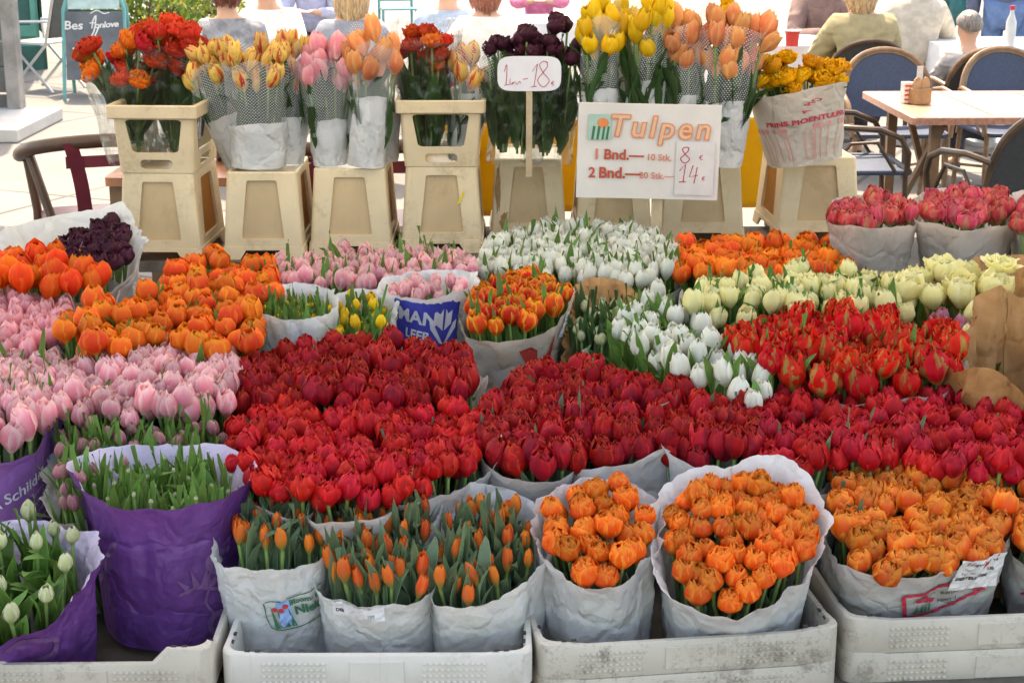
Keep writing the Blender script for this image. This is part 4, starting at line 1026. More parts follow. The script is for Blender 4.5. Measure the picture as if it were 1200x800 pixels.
# green painted building further back
GREEN = plain('sea green paint', (.10, .34, .27), .5, .12, 3, .1); GREEND = plain('dark green paint', (.03, .12, .10), .5, .2, 3)
gb = thing('green_shop', 'sea green painted shop front behind the chalkboard', 'building', (-5.0, 17.4, 0), R(20))
mb = MB(); mb.box((-2.0, 2.5, 1.6), (4.0, 5.0, 3.2)); mb.build('wall', GREEN, gb, False)
for i, (x, c_) in enumerate(((-.25, GREEN), (-.78, GREEN), (-1.31, GREEN))):
    mb = MB(); mb.plate(lambda u, v, d_: Vector((x - .22 + .44 * u, -.05 + d_, .35 + 1.9 * v)), rhole(.12, .06, .88, .94, .03, .02), .02, True, 0, 1); mb.build('door_panel', [GREEN, GREEND], gb, False)
mb = MB(); mb.plate(lambda u, v, d_: Vector((.05 - d_, .1 + 1.2 * u, .35 + 1.9 * v)), rhole(.1, .05, .9, .95, .03, .02), .02, True, 0, 1); mb.build('side_shutter', [GREEN, plain('ochre panel', (.50, .36, .20), .6, .15, 4)], gb, False)
mb = MB(); mb.box((-2.0, -.03, .12), (4.04, .06, .24)); mb.box((.03, 2.5, .12), (.06, 5.0, .24)); mb.build('plinth', GREEND, gb, False)
# metal chair in front of it
STEEL = plain('pale steel', (.55, .56, .57), .3, .08, 10, 0, .5, .6)
p = floor_at(52, 15.6, .45)
t = thing('metal_chair', 'light metal chair with grey back before the green shop', 'chair', p, R(65))
mb = MB(); mb.grid(lambda u, v: ((u - .5) * .40, -.22 - .10 * v, .50 + .38 * v), 2, 4); mb.grid(lambda u, v: ((.5 - u) * .40, -.232 - .10 * v, .50 + .38 * v), 2, 4); mb.build('backrest', plain('grey textilene', (.10, .09, .09)), t, False)
mb = MB(); mb.box((0, .02, .45), (.42, .42, .02)); mb.build('seat', STEEL, t, False)
for s in (-1, 1):
    mb = MB(); mb.tube([(s * .22, -.33, .90), (s * .22, -.20, .44), (s * .22, .26, 0)], .014, 6); mb.build('leg', STEEL, t)
    mb = MB(); mb.tube([(s * .235, .22, .64), (s * .235, .2, .44), (s * .235, -.26, 0)], .014, 6); mb.build('leg', STEEL, t)
    mb = MB(); mb.tube([(s * .235, -.27, .66), (s * .235, .22, .64)], .014, 6); mb.build('armrest', STEEL, t)
# chalkboard
TEAL = plain('teal lacquer', (.12, .36, .36), .4, .1, 6); SLATE = plain('chalk slate', (.13, .15, .17), .7, .18, 6)
fl, fr = W(82, 113, 0), W(128, 103, 0)
e = fr - fl; aw = .56; rz = R(6)
t = thing('chalkboard_stand', 'teal framed chalkboard with white handwriting beyond the left tulips', 'sign', (fl.x + aw / 2 * cos(rz), fl.y + aw / 2 * sin(rz), 0), rz)
t.scale = (1, 1, .88)
def lean(x, z, s=1, o=0): return Vector((x, (.30 - .27 * z / 1.15) * -s + o, z))
for s in (1, -1):
    mb = MB(); mb.tube([lean(-aw / 2, 0, s), lean(-aw / 2 + .01, .9, s), lean(-aw / 2 + .05, 1.04, s), lean(-aw / 2 + .15, 1.12, s), lean(aw / 2 - .15, 1.12, s), lean(aw / 2 - .05, 1.04, s), lean(aw / 2 - .01, .9, s), lean(aw / 2, 0, s)], .017, 8); mb.build('frame', TEAL, t)
    mb = MB(); mb.grid(lambda u, v: lean((u - .5) * (aw - .05), .20 + .68 * v, s, -.004 * s), 2, 2); mb.grid(lambda u, v: lean((.5 - u) * (aw - .05), .20 + .68 * v, s, .004 * s), 2, 2); bdd = mb.build('slate', SLATE if s == 1 else GREEND, t, False)
    if s == 1:
        ink = Ink(); ch_ = plain('chalk', (.8, .8, .8))
        ink.text('Bes', -.185, .10, .12, ch_, 0, bold=.002, shear=.1)
        ink.curve([(-.02, .12), (.02, .2), (.0, .05), (-.04, -.03), (.0, -.01), (.04, .08)], .012, ch_)
        ink.text('Tonlove', .085, .105, .085, ch_, R(4), .001, bold=.002, shear=.2, spacing=.92)
        ink.curve([(-.03, .22), (.03, .25), (.09, .22), (.14, .23)], .010, ch_)
        ink.poly([(-.13, -.06), (-.05, -.02), (-.02, -.08), (-.09, -.10)], ch_); ink.poly([(-.2, -.12), (-.12, -.10), (-.1, -.2), (-.16, -.19)], ch_); ink.poly([(-.02, -.28), (.06, -.24), (.1, -.29), (.03, -.32)], ch_)
        ink.lay(lambda x, y, z: lean(x, .64 + y, 1, -.007 - z), 'chalk_writing', bdd)
        mb = MB(); mb.grid(lambda u, v: lean((u - .5) * (aw - .10), .905 + .17 * v, s, -.003), 2, 2); mb.grid(lambda u, v: lean((.5 - u) * (aw - .10), .905 + .17 * v, s, .003), 2, 2); mb.build('header_panel', plain('pale header', (.45, .62, .62)), t, False)
# sunny bush
def bush(label, loc, r, h, mats, seed, n=2600):
    rg = random.Random(seed); t = thing('bush', label, 'bush', loc)
    mb = MB()
    for i in range(9):
        a_ = rg.uniform(0, 6.28); q = rg.uniform(.2, .8) * r; mb.tube([(0, 0, 0), (q * .4 * cos(a_), q * .4 * sin(a_), h * .4), (q * cos(a_), q * sin(a_), h * rg.uniform(.6, .9))], [.025, .016, .006], 5)
    mb.build('stem', plain('bush stem', (.12, .09, .06)), t)
    mb = MB(); cl = [(rg.uniform(-.7, .7) * r, rg.uniform(-.5, .5) * r, h * rg.uniform(.25, .85), rg.uniform(.25, .45) * r) for _ in range(16)]
    for i in range(n):
        cx, cy, cz_, cr = rg.choice(cl); d = Vector((rg.gauss(0, 1), rg.gauss(0, 1), rg.gauss(0, 1))).normalized() * cr * rg.uniform(.6, 1.08)
        p = Vector((cx, cy, max(.03, cz_ + d.z))) + Vector((d.x, d.y, 0)); s_ = rg.uniform(.025, .055)
        a_ = Vector((rg.gauss(0, 1), rg.gauss(0, 1), rg.gauss(0, 1))).normalized(); b_ = a_.orthogonal().normalized() * s_ * .5; a_ *= s_
        k = len(mb.v); mb.v += [tuple(p - a_), tuple(p + b_), tuple(p + a_), tuple(p - b_)]; mb.face((k, k + 1, k + 2, k + 3), rg.choice((0, 0, 1)))
    mb.build('foliage', mats, t, False); return t
BL1 = plain('bush leaf', (.12, .20, .03), .5, .3, 3, 0, .4, 0, .4); BL2 = plain('bush leaf yellow', (.34, .34, .06), .5, .3, 3, 0, .4, 0, .4)
bush('yellow green bush in full sun behind the scarlet tulips', floor_at(168, 17.5, .3), .8, 1.1, [BL1, BL2], 3)
bush('paler sunlit bush touching the grey padded jacket', floor_at(218, 18.5, .3), .7, 1.1, [BL2, BL1], 5)

# far tables with white cloths
CLOTH = paper_mat('white tablecloth', (.80, .80, .80), trans=.1, bump=.2)
def cloth_table(label, px, y, w=.9, d=.9):
    p = floor_at(px, y, .75); t = thing('cloth_table', label, 'table', p, .1, 'tables under white cloths')
    mb = MB(); mb.loft([rrect(w + .06, d + .06, .05, .40, 6), rrect(w + .03, d + .03, .04, .60, 6), rrect(w, d, .03, .745, 6), rrect(w - .02, d - .02, .02, .752, 6)], 0, False, True); mb.build('tablecloth', CLOTH, t)
    mb = MB(); mb.tube([(0, 0, 0), (0, 0, .74)], .03, 8); mb.loft([rrect(.4, .4, .1, 0), rrect(.4, .4, .1, .03)], 0, True, True); mb.build('pedestal', STEEL, t); return t
cloth_table('white clothed table with the red cup left of the khaki jacket', 905, 12.4, 1.1)
cloth_table('white clothed table behind the near black tulips', 660, 14.5, 1.0)
cloth_table('white clothed table between the two women at the left', 345, 11.9, .8)
cloth_table('white clothed table by the jeans at the right edge', 1172, 12.2, 1.0)
p = W(928, 54, .755)
t = thing('paper_cup', 'red drinking cup on the far white table', 'cup', (p.x, p.y, .755)); mb = MB(); mb.lathe([(.045, 0), (.052, .09), (.058, .11), (.054, .112), (.046, .01)], 20); mb.build('cup_body', plain('cup red', (.6, .05, .04)), t)
mb = MB(); mb.lathe([(.060, .106), (.061, .112), (.05, .113)], 20); mb.build('cup_rim', PRINT['white'], t)
p = W(1183, 54, .755)
t = thing('bottle', 'clear bottle with red cap in front of the blue jeans', 'bottle', (p.x, p.y, .755)); mb = MB(); mb.lathe([(.035, 0), (.037, .02), (.037, .17), (.015, .23), (.015, .26)], 16); mb.build('bottle_body', plain('bottle grey', (.5, .52, .54), .1, .05, 4, 0, .8), t)
mb = MB(); mb.lathe([(.018, .255), (.018, .285)], 12); mb.build('cap', PRINT['crimson'], t)
# teal slat chair and wooden post, far
p = floor_at(465, 20, .9); t = thing('teal_chair', 'teal metal garden chair far behind the blond woman', 'chair', p, .2)
for x in (-.2, .2):
    for yy, h_ in ((.2, .9), (-.2, .45)): mb = MB(); mb.tube([(x, yy, 0), (x, yy, h_)], .018, 6); mb.build('leg', TEAL, t)
mb = MB(); [mb.box((0, .2, .55 + i * .11), (.42, .02, .05)) for i in range(4)]; mb.build('backrest', TEAL, t, False)
mb = MB(); [mb.box((0, -.17 + i * .09, .45), (.42, .07, .02)) for i in range(5)]; mb.build('seat', TEAL, t, False)
p = W(628, 42, 0); t = thing('wooden_post', 'orange brown wooden post standing beyond the near black tulips', 'post', (p.x, p.y, 0))
mb = MB(); mb.box((0, 0, 1.4), (.16, .16, 2.8)); mb.build('shaft', plain('orange wood', (.5, .27, .12), .6, .2, 5), t, False, bevel=.01)
mb = MB(); mb.box((0, 0, .06), (.26, .26, .12)); mb.build('foot', plain('grey foot', (.2, .2, .2)), t, False, bevel=.01)

# ------------------------------------------------------------------ people at the cafe
def skinned(name, nodes, edges, mat, parent, sub=2, root=0):
    me = bpy.data.meshes.new(name); bm = bmesh.new(); ly = bm.verts.layers.skin.verify(); vs_ = []
    keys = list(nodes)
    for i, k in enumerate(keys):
        p, r = nodes[k]; v = bm.verts.new(p); r = r if isinstance(r, tuple) else (r, r); v[ly].radius = r; v[ly].use_root = (i == root); vs_.append(v)
    for a_, b_ in edges: bm.edges.new((vs_[keys.index(a_)], vs_[keys.index(b_)]))
    bm.to_mesh(me); bm.free(); me.materials.append(mat); o = put(name, me, parent)
    m = o.modifiers.new('skin', 'SKIN'); m.use_smooth_shade = True; s_ = o.modifiers.new('sub', 'SUBSURF'); s_.levels = sub; s_.render_levels = sub
    return o
SKIN = plain('skin', (.62, .36, .26), .5, .06, 8, 0, .4)
def person(label, loc, rz, top, legs, hair, pose='sit', arms='table', hair_len=.0, bulk=1.0, head_tilt=0, shoes=(.04, .035, .03), sh=1.0):
    """looks along local +y; seat height .45"""
    t = thing('person', label, 'person', loc, rz); t.scale = (sh, sh, sh)
    hz = .52 if pose == 'sit' else .95
    lean_ = .06 if pose == 'sit' else 0
    def q(x, y, z): return (x, y, z + hz)
    J = dict(pelvis=(q(0, 0, 0), .13), waist=(q(0, lean_ * .3, .16), .125), chest=(q(0, lean_, .38), (.15, .12)), neck=(q(0, lean_ + .02, .53), .055), head0=(q(0, lean_ + .045, .62), .07), head1=(q(0, lean_ + .05, .72), (.083, .095)), head2=(q(0, lean_ + .04, .79), .065))
    E = [('pelvis', 'waist'), ('waist', 'chest'), ('chest', 'neck'), ('neck', 'head0'), ('head0', 'head1'), ('head1', 'head2')]
    A, L = {}, {}
    for s, n in ((-1, 'a'), (1, 'b')):
        if arms == 'table': el, wr = q(s * .26, lean_ + .14, .20), q(s * .10, lean_ + .38, .24)
        elif arms == 'down': el, wr = q(s * .25, -.02, .16), q(s * .25, .06, -.08)
        else: el, wr = q(s * .27, lean_ + .05, .17), q(s * .16, lean_ + .26, .06)
        A.update({'sho' + n: (q(s * .17, lean_, .45), .068), 'elb' + n: (el, .048), 'wri' + n: (wr, .032)})
        hd = (Vector(wr) - Vector(el)).normalized()
        hp = Vector(wr) + hd * .08
        if pose == 'sit': kn, an = (s * .12, .44, .50), (s * .12, .42, .09)
        else: kn, an = (s * .10, .03, .50), (s * .11, -.02, .09)
        hip = q(s * .09, 0, -.03)
        L.update({'hip' + n: (hip, .085), 'kne' + n: (kn, .06), 'ank' + n: (an, .04), 'toe' + n: ((an[0], an[1] + .15, .05), .035)})
        J['pal' + n] = (tuple(hp), (.036, .018))
        for k in range(4):
            sd2 = hd.cross(Vector((0, 0, 1))).normalized()
            f0 = hp + hd * .045 + sd2 * (k - 1.5) * .018; f1 = f0 + hd * (.045, .055, .05, .035)[k] + Vector((0, 0, -.018))
            J['f%d' % k + n] = (tuple(f0), .0085); J['g%d' % k + n] = (tuple(f1), .007); E += [('pal' + n, 'f%d' % k + n), ('f%d' % k + n, 'g%d' % k + n)]
        th = hp + sd2 * (-.035 * s * (1 if arms != 'x' else 1)) + hd * .02; J['th' + n] = (tuple(th), .009); E.append(('pal' + n, 'th' + n))
        E += [('chest', 'sho' + n), ('sho' + n, 'elb' + n), ('elb' + n, 'wri' + n), ('wri' + n, 'pal' + n), ('pelvis', 'hip' + n), ('hip' + n, 'kne' + n), ('kne' + n, 'ank' + n), ('ank' + n, 'toe' + n)]
    J.update(A); J.update(L); hy = lean_ + .05
    J['nose'] = (q(0, hy + .112, .68), (.014, .016)); E.append(('head1', 'nose'))
    for s, n in ((-1, 'a'), (1, 'b')): J['ear' + n] = (q(s * .088, hy - .01, .69), (.012, .022)); E.append(('head1', 'ear' + n))
    skinned('body', J, E, SKIN, t)
    # jacket: torso, arms
    T = {k: (J[k][0], tuple((x * 1.16 + .012) * bulk for x in (J[k][1] if isinstance(J[k][1], tuple) else (J[k][1],) * 2))) for k in ('pelvis', 'waist', 'chest')}
    T['collar'] = (q(0, lean_ + .01, .50), (.085 * bulk, .08 * bulk))
    TE = [('pelvis', 'waist'), ('waist', 'chest'), ('chest', 'collar')]
    for n in 'ab':
        for k in ('sho', 'elb', 'wri'): T[k + n] = (A[k + n][0], (A[k + n][1] * 1.18 + .012) * bulk)
        TE += [('chest', 'sho' + n), ('sho' + n, 'elb' + n), ('elb' + n, 'wri' + n)]
    skinned('jacket', T, TE, top, t)
    Q = {'pelvis': (J['pelvis'][0], .15)}; QE = []
    for n in 'ab':
        for k, r in (('hip', .105), ('kne', .078), ('ank', .062)): Q[k + n] = (L[k + n][0], r)
        QE += [('pelvis', 'hip' + n), ('hip' + n, 'kne' + n), ('kne' + n, 'ank' + n)]
    skinned('trousers', Q, QE, legs, t)
    shm = plain('shoe', shoes, .4)
    for n in 'ab':
        an = L['ank' + n][0]; skinned('shoe', {'h': ((an[0], an[1] - .03, .045), (.045, .042)), 'm': ((an[0], an[1] + .08, .04), (.048, .036)), 't': ((an[0], an[1] + .18, .032), (.040, .026))}, [('h', 'm'), ('m', 't')], shm, t)
    # hair: a cap with strands falling behind
    if hair:
        mb = MB(); rg = random.Random(hash_name(label)); hc = Vector(q(0, hy - .008, .725))
        def cap(u, v):
            a_ = 2 * pi * u; ph = v * (1.95 if True else 0); lo = 1.05 + .95 * (.5 - .5 * sin(a_)) ; ph = v * lo
            w_ = 1 + .06 * noise.noise(Vector((cos(a_) * 6, sin(a_) * 6, v * 5))) + .03 * noise.noise(Vector((cos(a_) * 30, sin(a_) * 30, v * 2)))
            return hc + Vector((sin(ph) * cos(a_) * .107 * w_, sin(ph) * sin(a_) * .118 * w_, cos(ph) * .118 * w_))
        mb.grid(cap, 48, 14, 0, True)
        if hair_len:      # a fall of hair over the collar, in locks
            sd_ = rg.uniform(0, 50)
            def fall(u, v):
                a_ = pi * .86 + pi * 1.28 * u; L_ = hair_len * (.82 + .5 * noise.noise(Vector((u * 9 + sd_, 1, 0))) + .16 * noise.noise(Vector((u * 40 + sd_, 1, 0)))) * (.55 + .45 * sin(pi * u) ** .5)
                lock = .007 * noise.noise(Vector((u * 22 + sd_, v * 1.5, 0))) + .004 * noise.noise(Vector((u * 60 + sd_, v * 2, 0)))
                r_ = .104 + .028 * sin(pi * min(1, v * 1.1) * .8) - .030 * v * v + lock
                return hc + Vector((r_ * cos(a_) * (1 - .12 * v), r_ * 1.08 * sin(a_), .035 - (L_ + .035) * v))
            mb.grid(fall, 90, 14)
        mb.build('hair', hair, t, True, 0)
    # face
    eye = plain('eye', (.06, .045, .04), .2); lip = plain('lips', (.45, .14, .13), .4)
    for s in (-1, 1):
        mb = MB(); mb.lathe([(.002, -.011), (.009, -.006), (.011, 0), (.009, .006), (.002, .011)], 10); o = mb.build('eye', eye, t); o.location = q(s * .032, hy + .083, .715)
    mb = MB(); mb.tube([q(-.026, hy + .082, .637), q(-.01, hy + .091, .640), q(.01, hy + .091, .640), q(.026, hy + .082, .637)], [.003, .006, .006, .003], 6); mb.build('mouth', lip, t)
    return t
def cloth(name, c, v=.15, b=.3): return plain(name, c, .8, v, 14, b, .2, folds=.6)
HAIR_A = hair_mat('auburn hair', (.16, .045, .03)); HAIR_B = hair_mat('blond hair', (.55, .38, .22)); HAIR_G = hair_mat('grey hair', (.20, .18, .17)); HAIR_R = hair_mat('reddish hair', (.36, .13, .09)); HAIR_D = hair_mat('dark hair', (.05, .035, .03))
def fl(px, y, z=1.0): return floor_at(px, y, z)
JEANS = cloth('blue jeans', (.10, .17, .33)); DARKT = cloth('dark trousers', (.05, .05, .06)); TEALT = cloth('green trousers', (.03, .16, .16))
person('woman with auburn hair in a grey padded jacket, turned away', fl(272, 10.6), .5, cloth('grey padded nylon', (.24, .26, .31), .3, .5), DARKT, HAIR_A, hair_len=.16, bulk=1.18)
person('woman in a white top facing the stall, auburn hair', fl(318, 11.6), pi - .15, cloth('white cotton', (.80, .80, .80)), JEANS, HAIR_A, hair_len=.14, bulk=1.1)
person('blond woman in a denim blue jacket, back to the stall', fl(412, 10.5), .1, cloth('washed denim', (.25, .28, .36)), JEANS, HAIR_B, hair_len=.30, bulk=1.1)
person('person in a lavender blue shirt far behind the blond woman', fl(366, 15.5), pi, cloth('lavender shirt', (.45, .46, .62)), DARKT, HAIR_D)
person('person in a pale blue shirt behind the parrot tulips', fl(520, 11.4), -.3, cloth('pale blue shirt', (.36, .46, .60)), DARKT, HAIR_D, bulk=1.05)
person('person with reddish hair and white top, back to the stall', fl(572, 10.8), .2, cloth('white knit', (.78, .77, .76)), DARKT, HAIR_R, hair_len=.22, bulk=1.08)
person('small far figure in a pink top beyond the near black tulips', fl(632, 17), pi, cloth('pink top', (.72, .20, .34)), JEANS, HAIR_B)
person('person in a brown jacket beyond the white table', fl(958, 13.2), pi + .2, cloth('brown jacket', (.20, .13, .12)), DARKT, HAIR_D, bulk=1.08)
person('woman with long blond hair in a khaki jacket, seen from behind', fl(1012, 10.95, 1.0), .05, cloth('khaki cotton', (.34, .29, .17), .12, .3), DARKT, HAIR_B, hair_len=.26, bulk=1.22)
person('person in a light beige coat beyond the khaki jacket', fl(1075, 12.4), -.2, cloth('beige coat', (.48, .43, .36)), DARKT, HAIR_A, bulk=1.12)
person('person standing in dark green trousers', fl(1105, 13.6), .8, cloth('white shirt', (.75, .75, .75)), TEALT, HAIR_D, pose='stand', arms='down')
person('grey haired sitter seen from behind, low in the chair', fl(1142, 10.62), .15, cloth('grey pullover', (.3, .3, .32)), DARKT, HAIR_G, sh=.80)
person('person standing in blue jeans at the right edge', fl(1180, 13.0), pi - .3, cloth('navy jumper', (.08, .10, .16)), JEANS, HAIR_D, pose='stand', arms='down', bulk=1.05)
# ------------------------------------------------------------------ front row of tulip bunches
ZF = .60
LEAFY = dict(leaf_n=(5, 6), leaf_top=(.02, .105), leaf_w=.040, leaf_len=.25, tilt=.10, jit=.022)
b = bunch('leafy bunch of greenish white buds in purple paper, front left corner', 'bud', 'bud_white', [(-60, 640), (-20, 610), (50, 612), (100, 640), (104, 668), (60, 715), (-20, 745), (-70, 700)], .50, .062, base=.33, stem=.24, scale=.92, slope=.38, foot=(0, .05), leaf=LEAF_GREEN,
          leaf_n=(6, 7), leaf_top=(-.02, .075), leaf_w=.046, leaf_len=.26, wrap=dict(mat=PURPLE, zbot=.332, bot=.8, front=-.01, back=-.02, right=.015, left=-.02, flare=.02, peaks=((-20, 40, .02),)))
ink = Ink(); ink.curve([(-.05, .03), (.0, .045), (.04, .03), (.035, .0), (-.01, -.012), (-.05, -.015)], .012, PRINT['plumtwo']); ink.lay(on_paper(b.paper, -65, .10), 'swirl_print', b.paper.o)
b = bunch('tall green leafy bunch in the largest purple paper, only leaf tips showing', 'bud', 'bud_white', [(96, 562), (150, 543), (250, 543), (284, 566), (262, 590), (200, 602), (130, 594)], .645, .044, base=.33, stem=.28, scale=.26, slope=.02, leaf=LEAF_GREEN,
          leaf_n=(5, 6), leaf_top=(.02, .075), leaf_w=.036, leaf_len=.28, wrap=dict(mat=PURPLE, zbot=.34, bot=.84, margin=.020, front=.020, back=.030, right=.035, left=.035, flare=.018, fold=.008))
ink = Ink(); m = PRINT['plumtwo']
ink.curve([(.10, .075), (.06, .08), (.045, .06), (.06, .04), (.10, .035)], .014, m)
ink.curve([(-.02, -.002), (.02, .01), (.06, .0), (.08, .006)], .008, m)
for a_, bx, l in ((2.4, .0, .035), (1.9, .02, .045), (1.4, .035, .045), (.9, .05, .04)):
    ink.poly([(bx + l * .2 * cos(a_ + 1.4), .01 + l * .2 * sin(a_ + 1.4)), (bx - .002, .008), (bx + l * .2 * cos(a_ - 1.4), .01 + l * .2 * sin(a_ - 1.4)), (bx + l * cos(a_), .01 + l * sin(a_))], m)
ink.curve([(.10, -.06), (.06, -.06), (.05, -.09), (.07, -.11)], .014, m); ink.curve([(.05, .002), (.045, .03), (.05, .05)], .006, m); ink.curve([(.045, .0), (.04, -.03), (.06, -.06)], .006, m)
ink.lay(on_paper(b.paper, -66, .13), 'flower_print', b.paper.o)
b = bunch('orange buds among grey leaves in white paper with a green flower logo', 'bud_orange', 'bud_orange', [(268, 652), (282, 618), (330, 598), (385, 600), (392, 630), (350, 656), (300, 660)], .560, .036, base=.33, stem=.22, scale=.82, leaf=LEAF_GREY, slope=.1, foot=(0, .03), **LEAFY,
          wrap=dict(mat=WHITE_PAPER, zbot=.335, bot=.9, margin=.032, front=.004, back=-.02, right=.015, left=.015, flare=.006, fold=.012))
def niels(pp, th, zc, rot):
    ink = Ink(); g = PRINT['green']
    for q in ([(-.055, .03), (-.045, -.034), (.062, -.034)], [(-.052, .032), (-.02, .032)], [(-.008, .034), (.03, .034), (.065, .044)]): ink.curve(q, .0022, g)
    ink.sheet(-.032, -.030, -.004, .030, PRINT['sky'], .0004, 6, .001)
    for x, l in ((-.040, .055), (-.028, .05), (-.018, .03), (-.006, .045)): ink.poly([(x - .004, -.032), (x + .006, -.032), (x - .004, -.032 + l)], g, .0008)
    for x, y in ((-.036, .014), (-.024, .010), (-.014, .018)): ink.poly([(x + .006 * cos(i * .9), y + .006 * sin(i * .9)) for i in range(7)], PRINT['red'], .0012)
    ink.text('Bloom- &', .026, .022, .016, g, 0, .0006, bold=.0006); ink.text('Niels', .030, .000, .027, g, 0, .0006, bold=.0012)
    ink.lay(on_paper(pp, th, zc, rot, .004), 'logo_print', pp.o)
niels(b.paper, -74, .125, R(10))
b = bunch('orange buds among grey leaves in white paper with a small printed slip', 'bud_orange', 'bud_orange', [(388, 690), (390, 640), (405, 605), (470, 596), (505, 600), (502, 660), (495, 696), (430, 702)], .515, .030, base=.33, stem=.22, scale=.88, leaf=LEAF_GREY, slope=.22, foot=(0, .05), **LEAFY,
          wrap=dict(mat=WHITE_PAPER, zbot=.335, bot=.92, margin=.030, front=.004, back=-.0, right=.015, left=.0, flare=.004, fold=.013, peaks=((60, 16, .03),)))
ink = Ink(); ink.sheet(-.05, -.02, .06, .028, plain('slip', (.70, .69, .70), .6, .04), 0, 12)
ink.text('Tulipa', -.03, .018, .011, PRINT['black'], 0, .0006); ink.text('Lambada', .02, .016, .010, PRINT['black'], 0, .0006); ink.text('DEB', -.034, -.008, .010, PRINT['black'], 0, .0006, bold=.0004); ink.text('150', .035, -.006, .009, PRINT['black'], 0, .0006)
ink.lay(on_paper(b.paper, -104, .165, 0, .006), 'printed_slip', b.paper.o)
b = bunch('widest white paper of orange buds and grey leaves, right end of the clean crate', 'bud_orange', 'bud_orange', [(512, 700), (514, 640), (540, 600), (600, 598), (624, 620), (622, 655), (590, 690), (545, 702)], .515, .036, base=.33, stem=.22, scale=.82, leaf=LEAF_GREY, slope=.22, foot=(0, .05), **LEAFY,
          wrap=dict(mat=WHITE_PAPER, zbot=.335, bot=.92, margin=.030, front=.004, back=.02, right=.02, left=.01, flare=.006, fold=.012, peaks=((100, 40, .03),)))
bunch('dome of double orange tulips in white paper, left on the stained crate', 'orange_double', 'orange_double', [(640, 650), (645, 605), (690, 582), (735, 588), (762, 620), (760, 655), (725, 690), (680, 694)], .515, .034, base=.33, stem=.24, leaf_n=(1, 1), leaf_top=(-.05, -.01), dome=.02, jit=.022, slope=.36, foot=(0, .045), tilt=.16,
      wrap=dict(mat=WHITE_PAPER, zbot=.335, bot=.88, margin=.016, front=.026, back=.03, right=.035, left=.04, flare=.010))
bunch('dome of double orange tulips in paper flaring wide open, right on the stained crate', 'orange_double', 'orange_double', [(780, 650), (785, 610), (830, 585), (900, 582), (945, 600), (952, 640), (930, 690), (870, 724), (800, 714)], .475, .0295, base=.33, stem=.24, leaf_n=(1, 1), leaf_top=(-.05, -.01), dome=.025, jit=.022, slope=.50, foot=(0, .055), tilt=.16,
      wrap=dict(mat=WHITE_PAPER, zbot=.335, bot=.86, margin=.016, front=.030, back=.055, right=.055, left=.045, flare=.022, peaks=((58, 26, .03), (-100, 14, -.02), (20, 14, -.015))))
b = bunch('broad bunch of big orange tulips with a white code slip, right front', 'orange_large', 'orange_large', [(978, 640), (975, 580), (1010, 560), (1080, 556), (1160, 566), (1178, 600), (1172, 660), (1110, 680), (1040, 692), (1000, 680)], .490, .033, base=.33, stem=.24, leaf_n=(1, 2), leaf_top=(-.03, .06), dome=.02, slope=.25, foot=(0, .07), tilt=.14,
      wrap=dict(mat=GREY_PAPER, zbot=.335, bot=.90, margin=.014, front=.034, back=.02, right=.03, left=.02, flare=.004))
ink = Ink(); r_ = PRINT['crimson']
for q in ([(-.09, .025), (-.085, -.035)], [(-.085, -.035), (-.04, -.036), (0, -.025), (.05, -.01), (.09, .0)], [(-.09, .025), (-.04, .028), (.02, .040), (.10, .052)], [(.10, .052), (.10, .012)]): ink.curve(q, .007, r_)
ink.poly([(.06, .0), (.07, .04), (.10, .05), (.10, .01)], r_, .0004)
for x, y in ((-.062, .008), (-.05, .014), (-.045, .004), (-.034, .0)): ink.poly([(x + .007 * cos(i * .9), y + .006 * sin(i * .9)) for i in range(7)], r_, .0008)
for x in (-.066, -.056, -.048, -.04): ink.poly([(x - .002, -.03), (x + .005, -.03), (x + .002, -.002)], PRINT['green'], .0008)
ink.text('Kwekerij', .010, .016, .014, PRINT['black'], R(8), .0008); ink.text('Noord', .000, -.006, .014, PRINT['black'], R(8), .0008)
ink.lay(on_paper(b.paper, -78, .118, R(5), .004), 'logo_print', b.paper.o)
ink = Ink(); ink.sheet(-.06, -.05, .055, .035, plain('code slip', (.68, .66, .66), .6, .04), 0, 14)
k_ = PRINT['black']
ink.text('Tulipa Oranje ess', -.004, .022, .013, k_, -R(3), .0006); ink.text('Partij', -.038, .008, .008, k_, 0, .0006); ink.text('Nummer', -.034, -.003, .008, k_, 0, .0006); ink.text('150', .026, -.002, .010, k_, 0, .0006, bold=.0004); ink.text('DEBITEURCODE', -.016, -.018, .011, k_, 0, .0006, bold=.0004)
ink.lay(on_paper(b.paper, -60, .185, -R(6), .010, 1.7), 'code_slip', b.paper.o)
b = bunch('cut off bunch of big orange tulips at the right front edge', 'orange_large', 'orange_large', [(1192, 650), (1190, 600), (1230, 570), (1330, 570), (1340, 640), (1280, 670)], .500, .033, base=.33, stem=.24, leaf_n=(1, 2), leaf_top=(-.03, .06), dome=.02, slope=.25, foot=(0, .06), tilt=.14,
      wrap=dict(mat=GREY_PAPER, zbot=.335, bot=.80, margin=.020, front=-.0, back=.02, right=.01, left=.0, flare=.006))
ink = Ink(); ink.curve([(-.09, -.02), (-.05, .005), (0, .01), (.06, .02)], .007, r_); ink.poly([(-.03, -.03), (.04, -.03), (.03, -.005), (-.01, -.012)], r_); ink.lay(on_paper(b.paper, -110, .10, 0, .004), 'logo_print', b.paper.o)

